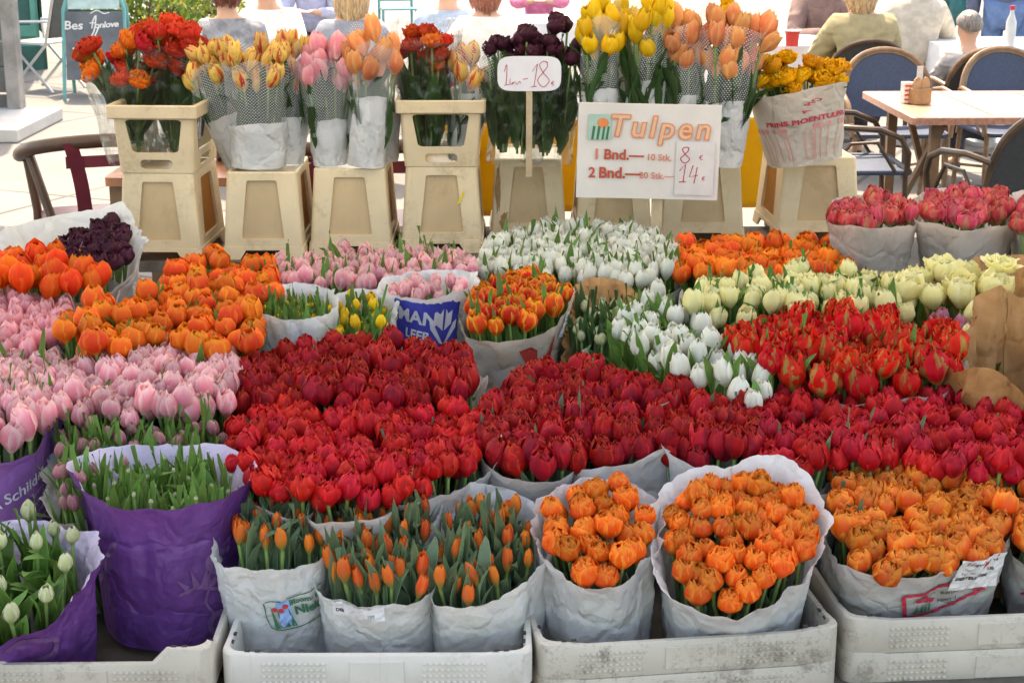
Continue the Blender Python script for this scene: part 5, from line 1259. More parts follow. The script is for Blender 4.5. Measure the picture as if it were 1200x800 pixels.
# ------------------------------------------------------------------ second row
b = bunch('pale pink tulips in lettered purple paper at the left edge', 'pink', 'pink', [(-50, 500), (-40, 440), (30, 442), (60, 455), (60, 480), (30, 515), (-30, 525)], .66, .046, stem=.30, scale=1.2, leaf_n=(0, 1),
          wrap=dict(mat=LILAC, zbot=.34, bot=.78, margin=.012, front=-.005, back=.0, right=.03, left=0, flare=.012))
ink = Ink(); w_ = PRINT['white']; ink.text('Schilder', .0, .035, .036, w_, 0, 0, shear=.3, bold=.0006)
ink.poly([(-.085, .024), (-.065, .018), (-.068, .040), (-.084, .044)], w_)
for i, (s_, x) in enumerate((('Tulpen', .02), ('Bloemen en bollen', .01), ('Kwekerij', .02), ('Holland', .0))): ink.text(s_, x, .002 - i * .024, .016, w_, 0, 0)
ink.lay(on_paper(b.paper, -62, .20, R(20), .004), 'lettering', b.paper.o)
bunch('grassy green bunch with a few dusky pink buds behind the purple papers', 'bud', 'bud_pink', [(62, 560), (66, 502), (150, 492), (264, 495), (266, 525), (190, 528), (110, 545), (80, 585)], .63, .036, stem=.26, scale=.8, leaf=LEAF_GREEN, leaf_n=(3, 4), leaf_top=(.03, .11), leaf_w=.028, leaf_len=.30, tilt=.16, jit=.03,
      wrap=dict(mat=GREY_PAPER, zbot=.34, bot=.8, margin=.006, front=-.05, back=.0, right=-.03, left=-.04))
RED1 = [(267, 540), (268, 495), (330, 480), (430, 474), (500, 480), (562, 492), (565, 540), (500, 565), (440, 580), (380, 590), (320, 580)]
b = bunch('bright red tulips touching the grassy strip, left part of the red block', 'red', 'red', clip_poly(RED1, hi=361), .63, .0345, stem=.28, tilt=.12, jit=.022, leaf_n=(0, 1), leaf_top=(-.03, .05), wrap=dict(mat=WHITE_PAPER, zbot=.34, bot=.8, margin=.014, front=.0, back=-.06, left=-.04, right=-.05))
b = bunch('bright red tulips above the two left papers of orange buds', 'red', 'red', clip_poly(RED1, lo=363, hi=461), .63, .0345, stem=.28, tilt=.12, jit=.022, leaf_n=(0, 1), leaf_top=(-.03, .05), wrap=dict(mat=WHITE_PAPER, zbot=.34, bot=.82, margin=.014, front=.0, back=-.06, left=-.04, right=-.04))
b = bunch('bright red tulips left of the fringed dark ones, white paper peak beside them', 'red', 'red', clip_poly(RED1, lo=463), .63, .0345, stem=.28, tilt=.12, jit=.022, leaf_n=(0, 1), leaf_top=(-.03, .05), wrap=dict(mat=WHITE_PAPER, zbot=.34, bot=.85, margin=.016, front=.0, back=-.06, left=-.05, right=.03, peaks=((-25, 22, .05),)))
RED2 = [(568, 538), (570, 480), (600, 450), (650, 436), (720, 446), (800, 466), (885, 488), (888, 532), (830, 536), (760, 527), (700, 534), (640, 550)]
b = bunch('dark red fringed tulips at the middle with pale paper folds in front', 'red_dark', 'red_dark', clip_poly(RED2, hi=671), .63, .0345, stem=.28, scale=1.0, tilt=.12, jit=.022, leaf_n=(1, 1), leaf_top=(-.03, .075), wrap=dict(mat=WHITE_PAPER, zbot=.34, bot=.85, margin=.016, front=.012, back=-.05, left=-.04, right=.0, peaks=((-50, 20, .05), (-120, 20, .03))))
b = bunch('dark red fringed tulips between the two pale paper peaks', 'red_dark', 'red_dark', clip_poly(RED2, lo=673, hi=781), .63, .0345, stem=.28, scale=1.0, tilt=.12, jit=.022, leaf_n=(1, 1), leaf_top=(-.03, .075), wrap=dict(mat=WHITE_PAPER, zbot=.34, bot=.85, margin=.012, front=.012, back=-.05, left=-.0, right=-.01, peaks=((-70, 20, .035),)))
b = bunch('dark red fringed tulips directly behind the wide open orange bunch', 'red_dark', 'red_dark', clip_poly(RED2, lo=783), .63, .0345, stem=.28, scale=1.0, tilt=.12, jit=.022, leaf_n=(1, 1), leaf_top=(-.03, .075), wrap=dict(mat=WHITE_PAPER, zbot=.34, bot=.85, margin=.016, front=.012, back=-.05, left=.01, right=-.02, peaks=((-125, 22, .04), (-60, 15, .03))))
RED3 = [(892, 540), (892, 470), (950, 448), (1050, 452), (1150, 470), (1230, 495), (1230, 545), (1150, 548), (1050, 540), (960, 540)]
b = bunch('raspberry red tulips right of the dark fringed ones', 'red', 'raspberry_red', clip_poly(RED3, hi=989), .63, .0345, stem=.28, tilt=.12, jit=.022, leaf_n=(0, 1), leaf_top=(-.03, .08), wrap=dict(mat=WHITE_PAPER, zbot=.34, bot=.85, margin=.012, front=-.03, back=-.05, left=-.03, right=-.02))
b = bunch('raspberry red tulips beneath the clear film rim of the parrot tulips', 'red', 'raspberry_red', clip_poly(RED3, lo=991, hi=1091), .63, .0345, stem=.28, tilt=.12, jit=.022, leaf_n=(0, 1), leaf_top=(-.03, .08), wrap=dict(mat=WHITE_PAPER, zbot=.34, bot=.85, margin=.012, front=-.03, back=-.05, left=-.03, right=-.02))
b = bunch('raspberry red tulips at the right edge in paper with dark lettering', 'red', 'raspberry_red', clip_poly(RED3, lo=1093), .63, .0345, stem=.28, tilt=.12, jit=.022, leaf_n=(0, 1), leaf_top=(-.03, .08), wrap=dict(mat=KRAFT, zbot=.34, bot=.85, margin=.012, front=-.025, back=-.05, left=-.03, right=-.02))
ink = Ink(); ink.text('TON', 0, .018, .03, PRINT['black'], 0, 0, bold=.0006); ink.text('ARDS', .0, -.012, .03, PRINT['black'], 0, 0, bold=.0006); ink.lay(on_paper(b.paper, -112, .24, 0, .004), 'lettering', b.paper.o)
# ------------------------------------------------------------------ third row
ZM = .68
RED4 = [(275, 468), (285, 432), (340, 418), (400, 410), (480, 412), (552, 422), (558, 458), (480, 474), (380, 470)]
b = bunch('dark red tulips below the small white bag of leafy buds', 'red_dark', 'red_dark', clip_poly(RED4, hi=364), .65, .0345, stem=.30, scale=1.0, tilt=.12, jit=.022, leaf_n=(1, 1), leaf_top=(-.03, .04))
b = bunch('dark red tulips below the bright yellow buds', 'red_dark', 'red_dark', clip_poly(RED4, lo=366, hi=457), .65, .0345, stem=.30, scale=1.0, tilt=.12, jit=.022, leaf_n=(1, 1), leaf_top=(-.03, .04))
b = bunch('dark red tulips below the blue printed paper', 'red_dark', 'red_dark', clip_poly(RED4, lo=459), .65, .0345, stem=.30, scale=1.0, tilt=.12, jit=.022, leaf_n=(1, 1), leaf_top=(-.03, .04), wrap=dict(mat=GREY_PAPER, zbot=.34, bot=.85, margin=.012, front=-.03, back=-.04, left=-.04, right=.01, peaks=((-10, 25, .03),)))
PINK1 = [(72, 478), (75, 436), (120, 412), (200, 404), (278, 415), (274, 466), (200, 482), (130, 482)]
bunch('pale pink tulips left of centre next to the grassy bunch', 'pink', 'pink', clip_poly(PINK1, hi=172), .67, .031, stem=.30, scale=1.1, jit=.02, tilt=.14, leaf_n=(1, 1), leaf_top=(-.01, .075), leaf=LEAF_GREEN)
bunch('pale pink tulips touching the red tulips at their right', 'pink', 'pink', clip_poly(PINK1, lo=174), .67, .031, stem=.30, scale=1.1, jit=.02, tilt=.14, leaf_n=(1, 1), leaf_top=(-.01, .075), leaf=LEAF_GREEN)
bunch('faded pink tulips between the orange ones and the purple lettered paper', 'pink', 'pink', [(-40, 470), (-40, 425), (20, 420), (70, 425), (70, 470), (20, 480)], .675, .033, stem=.30, scale=1.02, leaf_n=(2, 2), leaf_top=(.01, .085), leaf=LEAF_GREEN)
bunch('stronger pink tulips at the left edge under the flame orange ones', 'pink', 'pink_deep', [(-50, 405), (-45, 352), (45, 350), (80, 365), (76, 400), (30, 412)], .70, .033, stem=.32, scale=1.05, leaf_n=(0, 1), leaf_top=(-.03, .03),
      wrap=dict(mat=WHITE_PAPER, zbot=.34, bot=.8, margin=.012, front=-.03, back=.03, left=0, right=-.01))
bunch('loose orange tulips with yellow edges left of centre, near the pink ones', 'orange_cup', 'orange_cup', [(75, 400), (80, 372), (120, 350), (158, 360), (160, 398), (110, 410)], .74, .050, stem=.36, scale=1.1, leaf_n=(2, 3), leaf_top=(-.01, .085), leaf=LEAF_GREEN, leaf_w=.036, jit=.022,
      wrap=dict(mat=WHITE_PAPER, zbot=.34, bot=.7, margin=.012, front=-.04, back=-.01, left=-.02, right=-.02))
OR1 = [(162, 395), (165, 345), (200, 315), (260, 300), (318, 312), (322, 345), (300, 400), (230, 410)]
bunch('orange tulips with yellow edges nearest the bag of leafy buds, lower half', 'orange_cup', 'orange_cup', [(162, 398), (165, 350), (230, 348), (305, 352), (298, 402), (230, 412)], .72, .050, stem=.36, scale=1.08, leaf_n=(2, 3), leaf_top=(-.01, .085), leaf=LEAF_GREEN, leaf_w=.036, jit=.022)
bunch('orange tulips with yellow edges in front of the leftmost buckets', 'orange_cup', 'orange_cup', [(185, 340), (200, 318), (255, 304), (318, 314), (322, 340), (250, 346)], .73, .052, stem=.36, scale=1.12, leaf_n=(2, 3), leaf_top=(-.01, .085), leaf=LEAF_GREEN, leaf_w=.036, jit=.022)
b = bunch('flame orange pointed tulips at the left edge', 'orange_flame', 'orange_flame', [(-50, 335), (-45, 310), (30, 300), (100, 305), (130, 318), (120, 335), (40, 342)], .76, .055, stem=.38, scale=1.0, leaf_n=(0, 1), leaf_top=(-.03, .03),
      wrap=dict(mat=WHITE_PAPER, zbot=.34, bot=.7, margin=.016, front=-.03, back=.0, left=0, right=-.01))
bunch('near black tulips lying in crumpled white paper at the left', 'fringed', 'black', [(5, 306), (15, 278), (60, 258), (130, 254), (150, 270), (150, 300), (120, 312), (40, 314)], .79, .042, heads=[(66, 300), (90, 272), (130, 260), (147, 268), (148, 300), (120, 310)], stem=.38, scale=.85, leaf_n=(0, 0), lean=.9,
      wrap=dict(mat=WHITE_PAPER, zbot=.42, bot=.8, margin=.015, front=-.07, back=.045, left=.02, right=.05, fold=.026, flare=.03, peaks=((80, 14, .05), (150, 20, .03))))
b = bunch('green leafy bunch with hidden yellow buds in a small white bag', 'bud', 'yellow', [(298, 366), (308, 346), (350, 338), (386, 344), (392, 364), (350, 372)], .72, .038, base=.34, stem=.3, scale=.36, leaf=LEAF_GREEN, leaf_n=(5, 6), leaf_top=(.02, .075), leaf_w=.022, leaf_len=.26,
      wrap=dict(mat=WHITE_PAPER, zbot=.36, bot=.88, margin=.014, front=.025, back=.045, left=.045, right=.05, flare=.004))
bunch('leafy bunch with bright yellow buds beside the blue printed paper', 'bud', 'yellow', [(394, 380), (398, 350), (430, 342), (452, 350), (454, 376), (425, 386)], .70, .052, base=.34, stem=.3, scale=.80, leaf=LEAF_GREEN, leaf_n=(5, 6), leaf_top=(.02, .085), leaf_w=.030, leaf_len=.26, jit=.025,
      wrap=dict(mat=WHITE_PAPER, zbot=.36, bot=.88, margin=.014, front=-.02, back=.04, left=.02, right=.045))
b = bunch('low pink buds in a white paper with a blue shop print', 'pink', 'pink', [(455, 345), (462, 332), (500, 326), (545, 330), (546, 342), (500, 352)], .715, .045, base=.34, stem=.3, scale=.8, leaf_n=(1, 2), leaf_top=(-.02, .04), leaf=LEAF_GREEN,
      wrap=dict(mat=WHITE_PAPER, zbot=.40, bot=.92, margin=.016, front=.04, back=.05, left=.04, right=.06, fold=.005))
ink = Ink(); bl = PRINT['blue']; ink.sheet(-.115, -.075, .09, .065, bl, 0, 26, .006)
ink.text('MAN', -.048, .018, .054, w_, -R(4), .0008, bold=.0018); ink.text('LEER', -.045, -.034, .036, w_, -R(4), .0008, bold=.0012)
for s in (-1, 1):
    ink.poly([(.035, -.06), (.035 + s * .012, -.055), (.035 + s * .042, -.012), (.035 + s * .046, .012), (.035 + s * .034, .004), (.035 + s * .022, -.02)], w_, .0008)
    ink.poly([(.035 + s * .003, -.02), (.035 + s * .026, .0), (.035 + s * .028, .04), (.035 + s * .014, .03), (.035 + s * .004, .045)], w_, .0008)
ink.lay(on_paper(b.paper, -82, .275, -R(4), .004), 'logo_print', b.paper.o)
b = bunch('red tulips edged in yellow in clear paper with a red tulip print', 'orange_cup', 'red_yellow', [(552, 378), (556, 340), (600, 318), (645, 326), (664, 346), (645, 366), (600, 378)], .71, .042, base=.34, stem=.34, scale=.95, leaf_n=(2, 2), leaf_top=(-.01, .09), leaf=LEAF_GREEN, leaf_w=.034,
      wrap=dict(mat=CREAM_PAPER, zbot=.36, bot=.7, margin=.016, front=-.015, back=.0, left=-.02, right=.045, flare=.016))
ink = Ink(); ink.poly([(-.05, .03), (-.02, .036), (.0, .02), (.004, -.02), (-.012, -.05), (-.03, -.02)], PRINT['red']); ink.poly([(.03, -.05), (.04, .0), (.06, .045), (.068, .05), (.062, -.01), (.05, -.06)], PRINT['red']); ink.lay(on_paper(b.paper, -78, .27, 0, .004), 'tulip_print', b.paper.o)
ink = Ink(); ink.sheet(-.022, -.035, .022, .035, plain('small slip', (.7, .7, .7), .6, .04), 0, 8); [ink.text('tulp 20 st', 0, .02 - i * .012, .007, k_, 0, .0006) for i in range(3)]; ink.lay(on_paper(b.paper, -38, .33, R(-14), .005), 'printed_slip', b.paper.o)
PK = [(312, 330), (330, 308), (400, 298), (470, 296), (550, 302), (554, 320), (480, 330), (400, 334)]
bunch('small pink tulips in the back row, left of the blue printed paper', 'pink', 'pink', clip_poly(PK, hi=430), .70, .036, stem=.34, scale=.95, leaf_n=(2, 2), leaf_top=(.01, .085), leaf=LEAF_GREEN,
      wrap=dict(mat=WHITE_PAPER, zbot=.40, bot=.9, margin=.012, front=-.015, back=-.01))
bunch('small pink tulips in the back row, next to the white ones', 'pink', 'pink', clip_poly(PK, lo=432), .70, .036, stem=.34, scale=.95, leaf_n=(2, 2), leaf_top=(.01, .085), leaf=LEAF_GREEN,
      wrap=dict(mat=WHITE_PAPER, zbot=.40, bot=.9, margin=.012, front=-.015, back=-.01))
WH = [(556, 312), (575, 285), (620, 270), (690, 265), (760, 275), (795, 295), (795, 318), (745, 332), (690, 325), (600, 322)]
bunch('white tulips in the back row left of the sign post', 'white', 'white', clip_poly(WH, hi=682), .70, .035, stem=.34, scale=1.0, leaf_n=(2, 2), leaf_top=(.01, .085), leaf=LEAF_GREEN)
bunch('white tulips around the foot of the price board post', 'white', 'white', clip_poly(WH, lo=684), .70, .035, stem=.34, scale=1.0, leaf_n=(2, 2), leaf_top=(.01, .085), leaf=LEAF_GREEN,
      wrap=dict(mat=WHITE_PAPER, zbot=.36, bot=.7, margin=.014, front=-.03, back=-.01, left=-.05, right=.045, flare=.02))
bunch('dense green leafy bunch in front of an upright kraft paper sheet', 'bud', 'bud_white', [(672, 388), (682, 350), (715, 345), (742, 356), (748, 382), (705, 398)], .67, .042, stem=.3, scale=.7, leaf=LEAF_DARK, leaf_n=(4, 5), leaf_top=(.0, .10), leaf_w=.040, leaf_len=.26,
      wrap=dict(mat=KRAFT, zbot=.36, bot=.7, margin=.014, front=-.12, back=.075, left=.0, right=.02, flare=.02, fold=.035))
bunch('white tulips with broad leaves spilling towards the red ones', 'white', 'white', [(692, 402), (705, 370), (770, 350), (808, 372), (850, 408), (896, 440), (890, 462), (840, 450), (780, 430)], .69, .056, stem=.34, scale=1.15, heads=[(712, 396), (735, 372), (770, 350), (808, 372), (850, 408), (898, 440), (892, 464), (840, 452), (788, 432)], leaf=LEAF_GREEN, leaf_n=(5, 6), leaf_top=(.01, .105), leaf_w=.048, jit=.025,
      wrap=dict(mat=WHITE_PAPER, zbot=.36, bot=.8, margin=.010, front=-.05, back=-.03, left=-.04, right=-.05))
bunch('orange tulips in the back row right of the price board', 'orange_cup', 'orange_cup', [(798, 322), (804, 292), (860, 284), (940, 284), (995, 296), (990, 322), (900, 332)], .70, .049, stem=.34, scale=1.15, leaf_n=(2, 2), leaf_top=(-.02, .07), leaf=LEAF_GREEN, leaf_w=.034)
put_ = bunch('single taller orange tulip beside the leaning orange ones', 'orange_cup', 'orange_cup', [(896, 292), (896, 280), (910, 280), (910, 292)], .75, .056, stem=.38, scale=1.0, leaf_n=(1, 1), maxn=1, leaf=LEAF_GREEN)
YE = [(812, 366), (818, 342), (880, 332), (1000, 322), (1070, 336), (1066, 362), (960, 366)]
bunch('pale yellow tulips among broad leaves, left of the parrot tulips', 'cup_slim', 'yellow_pale', clip_poly(YE, hi=932), .72, .054, stem=.36, scale=1.15, jit=.028, leaf_n=(4, 5), leaf_top=(.02, .115), leaf=LEAF_GREEN, leaf_w=.046)
bunch('pale yellow tulips among broad leaves, above the parrot tulips', 'cup_slim', 'yellow_pale', clip_poly(YE, lo=934), .72, .054, stem=.36, scale=1.15, jit=.028, leaf_n=(4, 5), leaf_top=(.02, .115), leaf=LEAF_GREEN, leaf_w=.046)
PA = [(862, 408), (872, 386), (920, 370), (1020, 374), (1105, 394), (1126, 418), (1100, 438), (1000, 444), (915, 438)]
bunch('vermilion parrot tulips with green streaks, left of the clear film rim', 'red_parrot', 'red_parrot', clip_poly(PA, hi=985), .69, .049, stem=.33, scale=1.12, leaf_n=(2, 2), leaf_top=(.0, .095), leaf=LEAF_GREEN, mid=.045, jit=.032)
bunch('vermilion parrot tulips with green streaks inside a clear film rim', 'red_parrot', 'red_parrot', clip_poly(PA, lo=987), .69, .049, stem=.33, scale=1.12, leaf_n=(2, 2), leaf_top=(.0, .095), leaf=LEAF_GREEN, mid=.045, jit=.032,
      wrap=dict(mat=MILKY, zbot=.36, bot=.85, margin=.012, front=-.0, back=-.03, left=-.04, right=.02))
bunch('wide open cream yellow tulips in folded kraft paper at the right', 'yellow_pale', 'yellow_pale', [(1058, 356), (1078, 326), (1120, 314), (1180, 318), (1250, 330), (1260, 372), (1150, 378), (1085, 372)], .74, .066, base=.34, scale=1.3, heads=[(1052, 344), (1080, 322), (1120, 316), (1165, 332), (1182, 346), (1110, 350)], stem=.36, leaf_n=(1, 2), leaf_top=(-.05, .03), leaf=LEAF_GREEN, leaf_w=.036, mixk=('pink', 'mauve', .9, .2),
      wrap=dict(mat=KRAFT, zbot=.36, bot=.6, margin=.012, front=-.005, back=-.03, left=-.04, right=.11, flare=.03, fold=.042))
bunch('mauve and cream buds down between the kraft papers', 'bud', 'mauve', [(1080, 404), (1090, 380), (1150, 372), (1250, 376), (1260, 430), (1130, 418)], .69, .046, base=.34, stem=.32, scale=1.35, heads=[(1088, 396), (1098, 378), (1150, 374), (1180, 384), (1175, 400), (1130, 404)], leaf_n=(1, 2), leaf_top=(-.03, .05), leaf=LEAF_GREEN, mixk=('bud', 'yellow_pale', 1.4, .25),
      wrap=dict(mat=KRAFT, zbot=.36, bot=.7, margin=.03, front=-.04, back=.0, left=-.05, right=.10, flare=.03, fold=.042))
bunch('single cream tulip rising out of kraft paper at the right edge', 'yellow_open', 'yellow_pale', [(1165, 312), (1165, 300), (1188, 300), (1188, 312)], .80, .05, base=.34, stem=.42, scale=.9, maxn=2, leaf_n=(1, 1), leaf=LEAF_GREEN,
      wrap=dict(mat=KRAFT, zbot=.40, bot=.9, margin=.10, front=-.03, back=.0, left=-.06, right=.04, flare=.03, fold=.03))
bunch('closed kraft paper bundle at the right edge with a torn pale corner', 'bud', 'mauve', [(1124, 486), (1128, 446), (1180, 432), (1290, 432), (1290, 492)], .66, .07, maxn=3, base=.33, stem=.3, leaf_n=(0, 1), leaf_top=(-.05, .0),
      wrap=dict(mat=KRAFT, zbot=.34, bot=.9, margin=.02, front=.045, back=.18, left=.08, right=.18, flare=.0, fold=.05, peaks=((-130, 26, .05), (100, 18, .05), (60, 20, .04), (-70, 15, -.02))))
bunch('raspberry and green tulips in milky film behind the orange ones', 'fringed', 'raspberry', [(978, 254), (985, 238), (1025, 232), (1066, 238), (1068, 254), (1020, 262)], .84, .043, base=.40, stem=.4, scale=.9, leaf_n=(0, 1), leaf_top=(-.06, .0), mixk=('red_dark', 'raspberry', .95, .4),
      wrap=dict(mat=MILKY, zbot=.56, bot=.62, margin=.022, front=.018, back=.04, left=.02, right=.02, flare=.01, fold=.012))
bunch('raspberry and green tulips in milky film with a white back sheet', 'fringed', 'raspberry', [(1078, 252), (1085, 234), (1130, 226), (1178, 232), (1184, 252), (1130, 264)], .84, .043, base=.40, stem=.4, scale=.9, leaf_n=(0, 1), leaf_top=(-.06, .0), mixk=('red_dark', 'raspberry', .95, .4),
      wrap=dict(mat=MILKY, zbot=.56, bot=.62, margin=.022, front=.018, back=.05, left=.02, right=.025, flare=.015, fold=.012))
bunch('raspberry and green tulips cut off by the right edge', 'fringed', 'raspberry', [(1196, 262), (1196, 236), (1240, 228), (1280, 240), (1280, 262)], .84, .043, base=.40, stem=.4, scale=.9, leaf_n=(0, 1), leaf_top=(-.06, .0), mixk=('red_dark', 'raspberry', .95, .4),
      wrap=dict(mat=MILKY, zbot=.56, bot=.62, margin=.022, front=.018, back=.05, left=.02, right=.025))

# ------------------------------------------------------------------ tall bunches on the buckets
def sleeve(root, P0, P1, r0, r1, mat, name, nu=40, nv=14, top=None, fold=.006, sd_=0, flat=1.0):
    """conical sleeve from P0 to P1 (local points); top(angle) lowers or raises the rim"""
    ax = P1 - P0; L = ax.length; q = Vector((0, 0, 1)).rotation_difference(ax); mb = MB()
    def surf(u, v, off=0):
        a = 2 * pi * u + pi / 2; r = r0 + (r1 - r0) * v
        k = noise.noise(Vector((cos(a) * 2.2 + sd_, sin(a) * 2.2, v * 2))) + .6 * noise.noise(Vector((cos(a) * 6 + sd_, sin(a) * 6, v * 5)))
        r += fold * k * 1.6 + off
        z = L * v + ((top(a) if top else 0) + .006 * noise.noise(Vector((cos(a) * 3 + sd_, sin(a) * 3, 0)))) * v
        return P0 + q @ Vector((r * cos(a), r * sin(a) * flat, z))
    mb.grid(surf, nu, nv); o = mb.build(name, mat, root, True, 0); return o, surf
def tall(label, kind, mat, foot, head, y, heads_w, heads_h, n, scale=1.0, paper=None, paper_top=None, paper_w=None, net=None, leaf=LEAF_DARK, leaf_n=2, foot_w=.03, loose=.0, base_z=None, net_w=None, seed=None, paper_w0=None, leaf_up=.0, mix=None):
    """a hand-tied bunch seen from the front: foot and head are places in the photo, y its distance"""
    rg = random.Random(seed or hash_name(label)); F0 = D(*foot, y); F0.z = BENCH + BH + .008; Hc = D(*head, y)
    root = thing('tulip_bunch', label, 'flower bunch', F0, 0, 'tall tulip bunches on the upturned buckets')
    px = y / FPX / cos(PITCH) ; ax = Hc - F0; up = ax.normalized()
    hw, hh = heads_w * px / 2, heads_h * px / 2; pts = []; tries = 0
    while len(pts) < n and tries < 4000:
        tries += 1; p = Vector((rg.uniform(-1, 1), rg.uniform(-.8, .8), rg.uniform(-1, 1)))
        if p.length > 1: continue
        p = Vector((p.x * hw, p.y * min(hw, .10), p.z * hh))
        if all((p - q).length > (.040 if kind == 'peony' else .031) * scale for q in pts): pts.append(p)
    for p in pts:
        hp = ax + p; b0 = Vector((p.x / max(hw, .01) * foot_w, p.y * .3, 0)); d = hp - b0; L = d.length; sl = max(.15, int((L - .05) / .04) * .04)
        o = put('tulip', blossom(kind, mix if mix and rg.random() < .4 else mat, rg.randrange(9), sl, scale), root); o.rotation_mode = 'QUATERNION'
        dn = (d.normalized() + Vector((p.x, p.y, 0)) * loose).normalized()
        o.rotation_quaternion = Vector((0, 0, 1)).rotation_difference(dn) @ Quaternion((0, 0, 1), rg.uniform(0, 6.28)); o.location = hp - up * .03 * scale; f = rg.uniform(.9, 1.1); o.scale = (f, f, min(1.0, f) if f > 1 else f)
        for j in range(leaf_n):
            LL = min(.30, sl * rg.uniform(.55, .8)); lo = put('leaf', leaf_mesh(leaf, rg.randrange(9), LL, .052), o)
            lo.location = (0, 0, -sl + rg.uniform(.0, .40) * sl + leaf_up); lo.rotation_euler = (0, 0, rg.uniform(0, 6.28))
    up_pt = lambda f: ax * f
    B = Bunch(); B.root = root; B.F0 = F0; B.ax = ax
    if paper:
        ft = (paper_top - foot[1]) / (head[1] - foot[1]); w0 = (paper_w0 or paper_w * .8) * px / 2; w1 = paper_w * px / 2
        B.paper, B.surf = sleeve(root, Vector((0, 0, .002)), ax * ft, w0, w1, paper, 'paper_wrap', top=lambda a: .012 * sin(a) - .01 * sin(a * 2 + 1), sd_=rg.uniform(0, 50), flat=.85)
    if net:
        m, ptop, w0, w1 = net; f0 = .30 if paper else .0; ft = (ptop - foot[1]) / (head[1] - foot[1])
        sleeve(root, ax * f0, ax * ft, w0 * px / 2, w1 * px / 2, m, 'film_sleeve' if m is FILM else 'net_sleeve', top=lambda a: -.035 * sin(a) * -1 + .02 * sin(a * 3), fold=.010 if m is FILM else .004, sd_=rg.uniform(0, 50), flat=.8)
    return B
tall('scarlet peony tulips with loose heads leaning left in clear film', 'peony', 'red_peony', (163, 205), (148, 72), 5.76, 120, 62, 17, 1.15, net=(FILM, 70, 62, 100), leaf_n=5, leaf=LEAF_DARK, loose=2.0, foot_w=.05, mix='orange_double')
tall('higher scarlet peony tulips in clear film, right of the leaning ones', 'peony', 'red_peony', (205, 205), (192, 42), 5.80, 88, 48, 12, 1.15, net=(FILM, 45, 56, 92), leaf_n=5, leaf=LEAF_DARK, loose=1.0, foot_w=.04)
tall('yellow tulips with red flames leaning left in white paper', 'long', 'yellow_flame', (288, 206), (248, 78), 5.72, 62, 52, 22, .98, paper=GREY_PAPER, paper_top=138, paper_w=56, paper_w0=46, net=(NET, 66, 52, 64), leaf_n=3)
tall('yellow tulips with red flames in the middle white paper', 'long', 'yellow_flame', (305, 206), (300, 80), 5.66, 72, 52, 26, .98, paper=WHITE_PAPER, paper_top=145, paper_w=66, paper_w0=60, net=(NET, 62, 60, 76), leaf_n=3)
tall('yellow tulips with red flames against the pink sleeve', 'long', 'yellow_flame', (337, 205), (338, 78), 5.74, 50, 62, 18, .98, paper=WHITE_PAPER, paper_top=140, paper_w=46, net=(NET, 55, 44, 54), leaf_n=3)
tall('pink pointed tulips in white paper on the third bucket', 'long', 'pink_deep', (388, 203), (380, 76), 5.70, 66, 64, 20, 1.12, paper=WHITE_PAPER, paper_top=142, paper_w=42, paper_w0=40, net=(NET, 60, 46, 66), leaf_n=3)
tall('peach tulips in a tall white sleeve on the third bucket', 'long', 'peach', (430, 203), (436, 68), 5.66, 54, 66, 16, 1.2, paper=WHITE_PAPER, paper_top=112, paper_w=42, paper_w0=40, net=(NET, 40, 44, 54), leaf_n=3)
tall('few pale orange tulips hanging beside the peach sleeve in net', 'long', 'peach', (452, 203), (452, 90), 5.78, 26, 50, 4, .9, paper=GREY_PAPER, paper_top=135, paper_w=34, net=(NET, 50, 40, 40), leaf_n=3)
tall('red and orange peony tulips in crinkled film on the narrow collar', 'peony', 'red_peony', (502, 195), (500, 70), 5.78, 64, 80, 17, .95, net=(FILM, 35, 52, 82), leaf_n=5, mix='orange_double')
tall('flamed yellow tulips in dotted net beside the crinkled film', 'long', 'yellow_flame', (541, 195), (556, 80), 5.79, 46, 48, 7, 1.1, paper=GREY_PAPER, paper_top=108, paper_w=36, paper_w0=32, net=(NET, 40, 40, 72), leaf_n=3)
tall('near black tulips in clear film left of the price card', 'fringed', 'black', (603, 194), (606, 52), 5.74, 66, 54, 16, .88, net=(FILM, 80, 58, 84), leaf_n=5, foot_w=.07)
tall('near black tulips in clear film right of the price card', 'fringed', 'black', (642, 194), (652, 52), 5.72, 62, 58, 16, .88, net=(FILM, 80, 50, 74), leaf_n=5, foot_w=.07)
b = tall('yellow tulips in dotted net left behind the price board', 'long', 'yellow', (702, 194), (704, 38), 5.66, 46, 60, 20, 1.08, paper=WHITE_PAPER, paper_top=100, paper_w=42, net=(NET, 12, 40, 46), leaf_n=3)
tall('single yellow tulips at the back between two yellow sleeves', 'long', 'yellow', (738, 194), (736, 24), 5.82, 20, 54, 6, 1.05, paper=WHITE_PAPER, paper_top=74, paper_w=26, net=(NET, 5, 26, 28), leaf_n=3)
tall('fullest yellow tulips in a tilted net sleeve above the price board', 'long', 'yellow', (750, 194), (764, 34), 5.68, 48, 62, 20, 1.08, paper=WHITE_PAPER, paper_top=90, paper_w=42, net=(NET, 12, 42, 48), leaf_n=3)
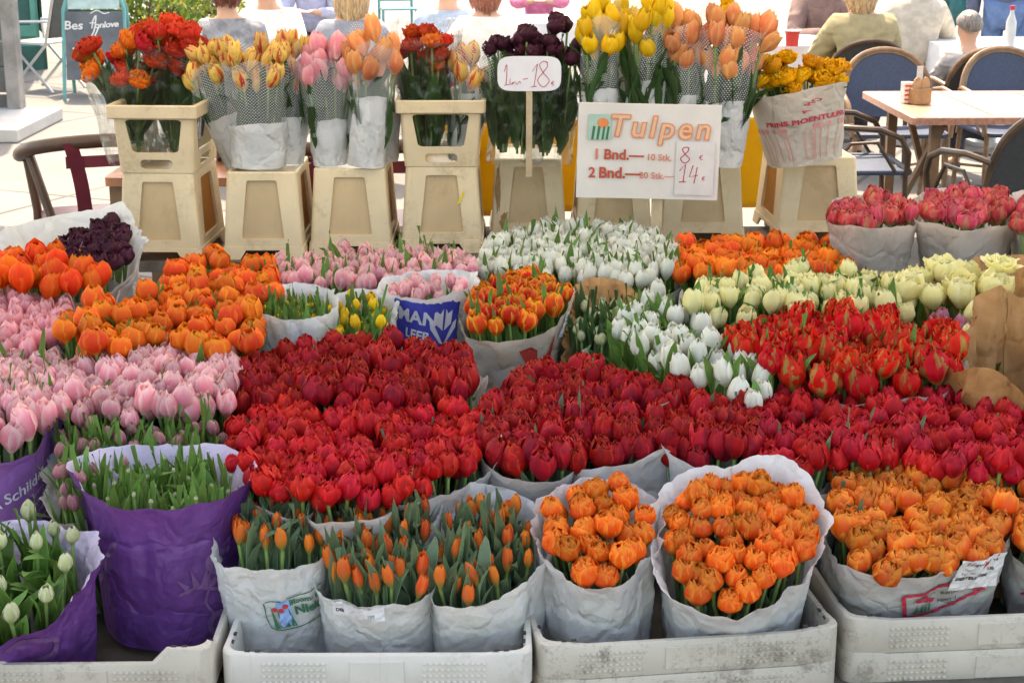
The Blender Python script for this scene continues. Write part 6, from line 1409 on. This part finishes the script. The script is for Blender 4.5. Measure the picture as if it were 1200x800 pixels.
tall('peach tulips in net above the right end of the price board', 'long', 'peach', (800, 194), (802, 50), 5.70, 48, 66, 18, 1.18, paper=WHITE_PAPER, paper_top=108, paper_w=42, net=(NET, 22, 44, 52), leaf_n=3)
tall('broad peach tulips in net right of the price board', 'long', 'peach', (845, 190), (858, 52), 5.68, 78, 72, 28, 1.18, paper=WHITE_PAPER, paper_top=112, paper_w=56, paper_w0=46, net=(NET, 24, 52, 74), leaf_n=3)
tall('blurred orange tulips far back above the peach ones', 'long', 'amber_double', (846, 190), (845, 14), 5.95, 40, 22, 5, .9, leaf_n=1)
b = tall('amber double tulips in a printed grey paper bag', 'peony', 'amber_double', (943, 186), (932, 86), 5.78, 110, 40, 34, .92, paper=CREAM_PAPER, paper_top=98, paper_w=112, paper_w0=82, leaf_n=1)
def on_sleeve(surf, cy, K, L, off=.004):
    def fn(x, y, z):
        return surf((.5 + x), min(.99, max(.01, cy + y)), off + z)
    return fn
ink = Ink(); r_ = PRINT['crimson']; pk_ = PRINT['pink']
W_ = .0033
ink.text('PRINS PIOENTULPEN', .02, .0, .052, r_, 0, 0, bold=.0022, spacing=1.05)
for i in range(len(ink.mb.v)):
    x, y, z = ink.mb.v[i]; ink.mb.v[i] = (x * .68, y * 1.7, z)
n0 = len(ink.mb.v)
rg = random.Random(9)
for x in (-.19, -.17, -.15, -.12, -.09, -.075, .03, .05, .08, .13, .16): ink.curve([(x * .9, -.52), (x * .95, -.3), (x * 1.08, -.10)], .0035, pk_); ink.poly([(x * 1.08 + .010 * cos(q * .9), -.09 + .035 * sin(q * .9)) for q in range(7)], pk_, .0003)
for k, x in enumerate((-.015, .012)):
    for i in range(14): ink.poly([(x, -.5 + i * .027), (x + .008 + .004 * rg.random(), -.5 + i * .027), (x + .008, -.485 + i * .027), (x, -.487 + i * .027)], pk_)
ink.text('PIO', .03, .22, .05, r_, R(50), 0, bold=.001); ink.text('A', -.0, .12, .05, r_, R(30), 0, bold=.001)
ink.lay(on_sleeve(b.surf, .60, 1, 1), 'lettering', b.paper)
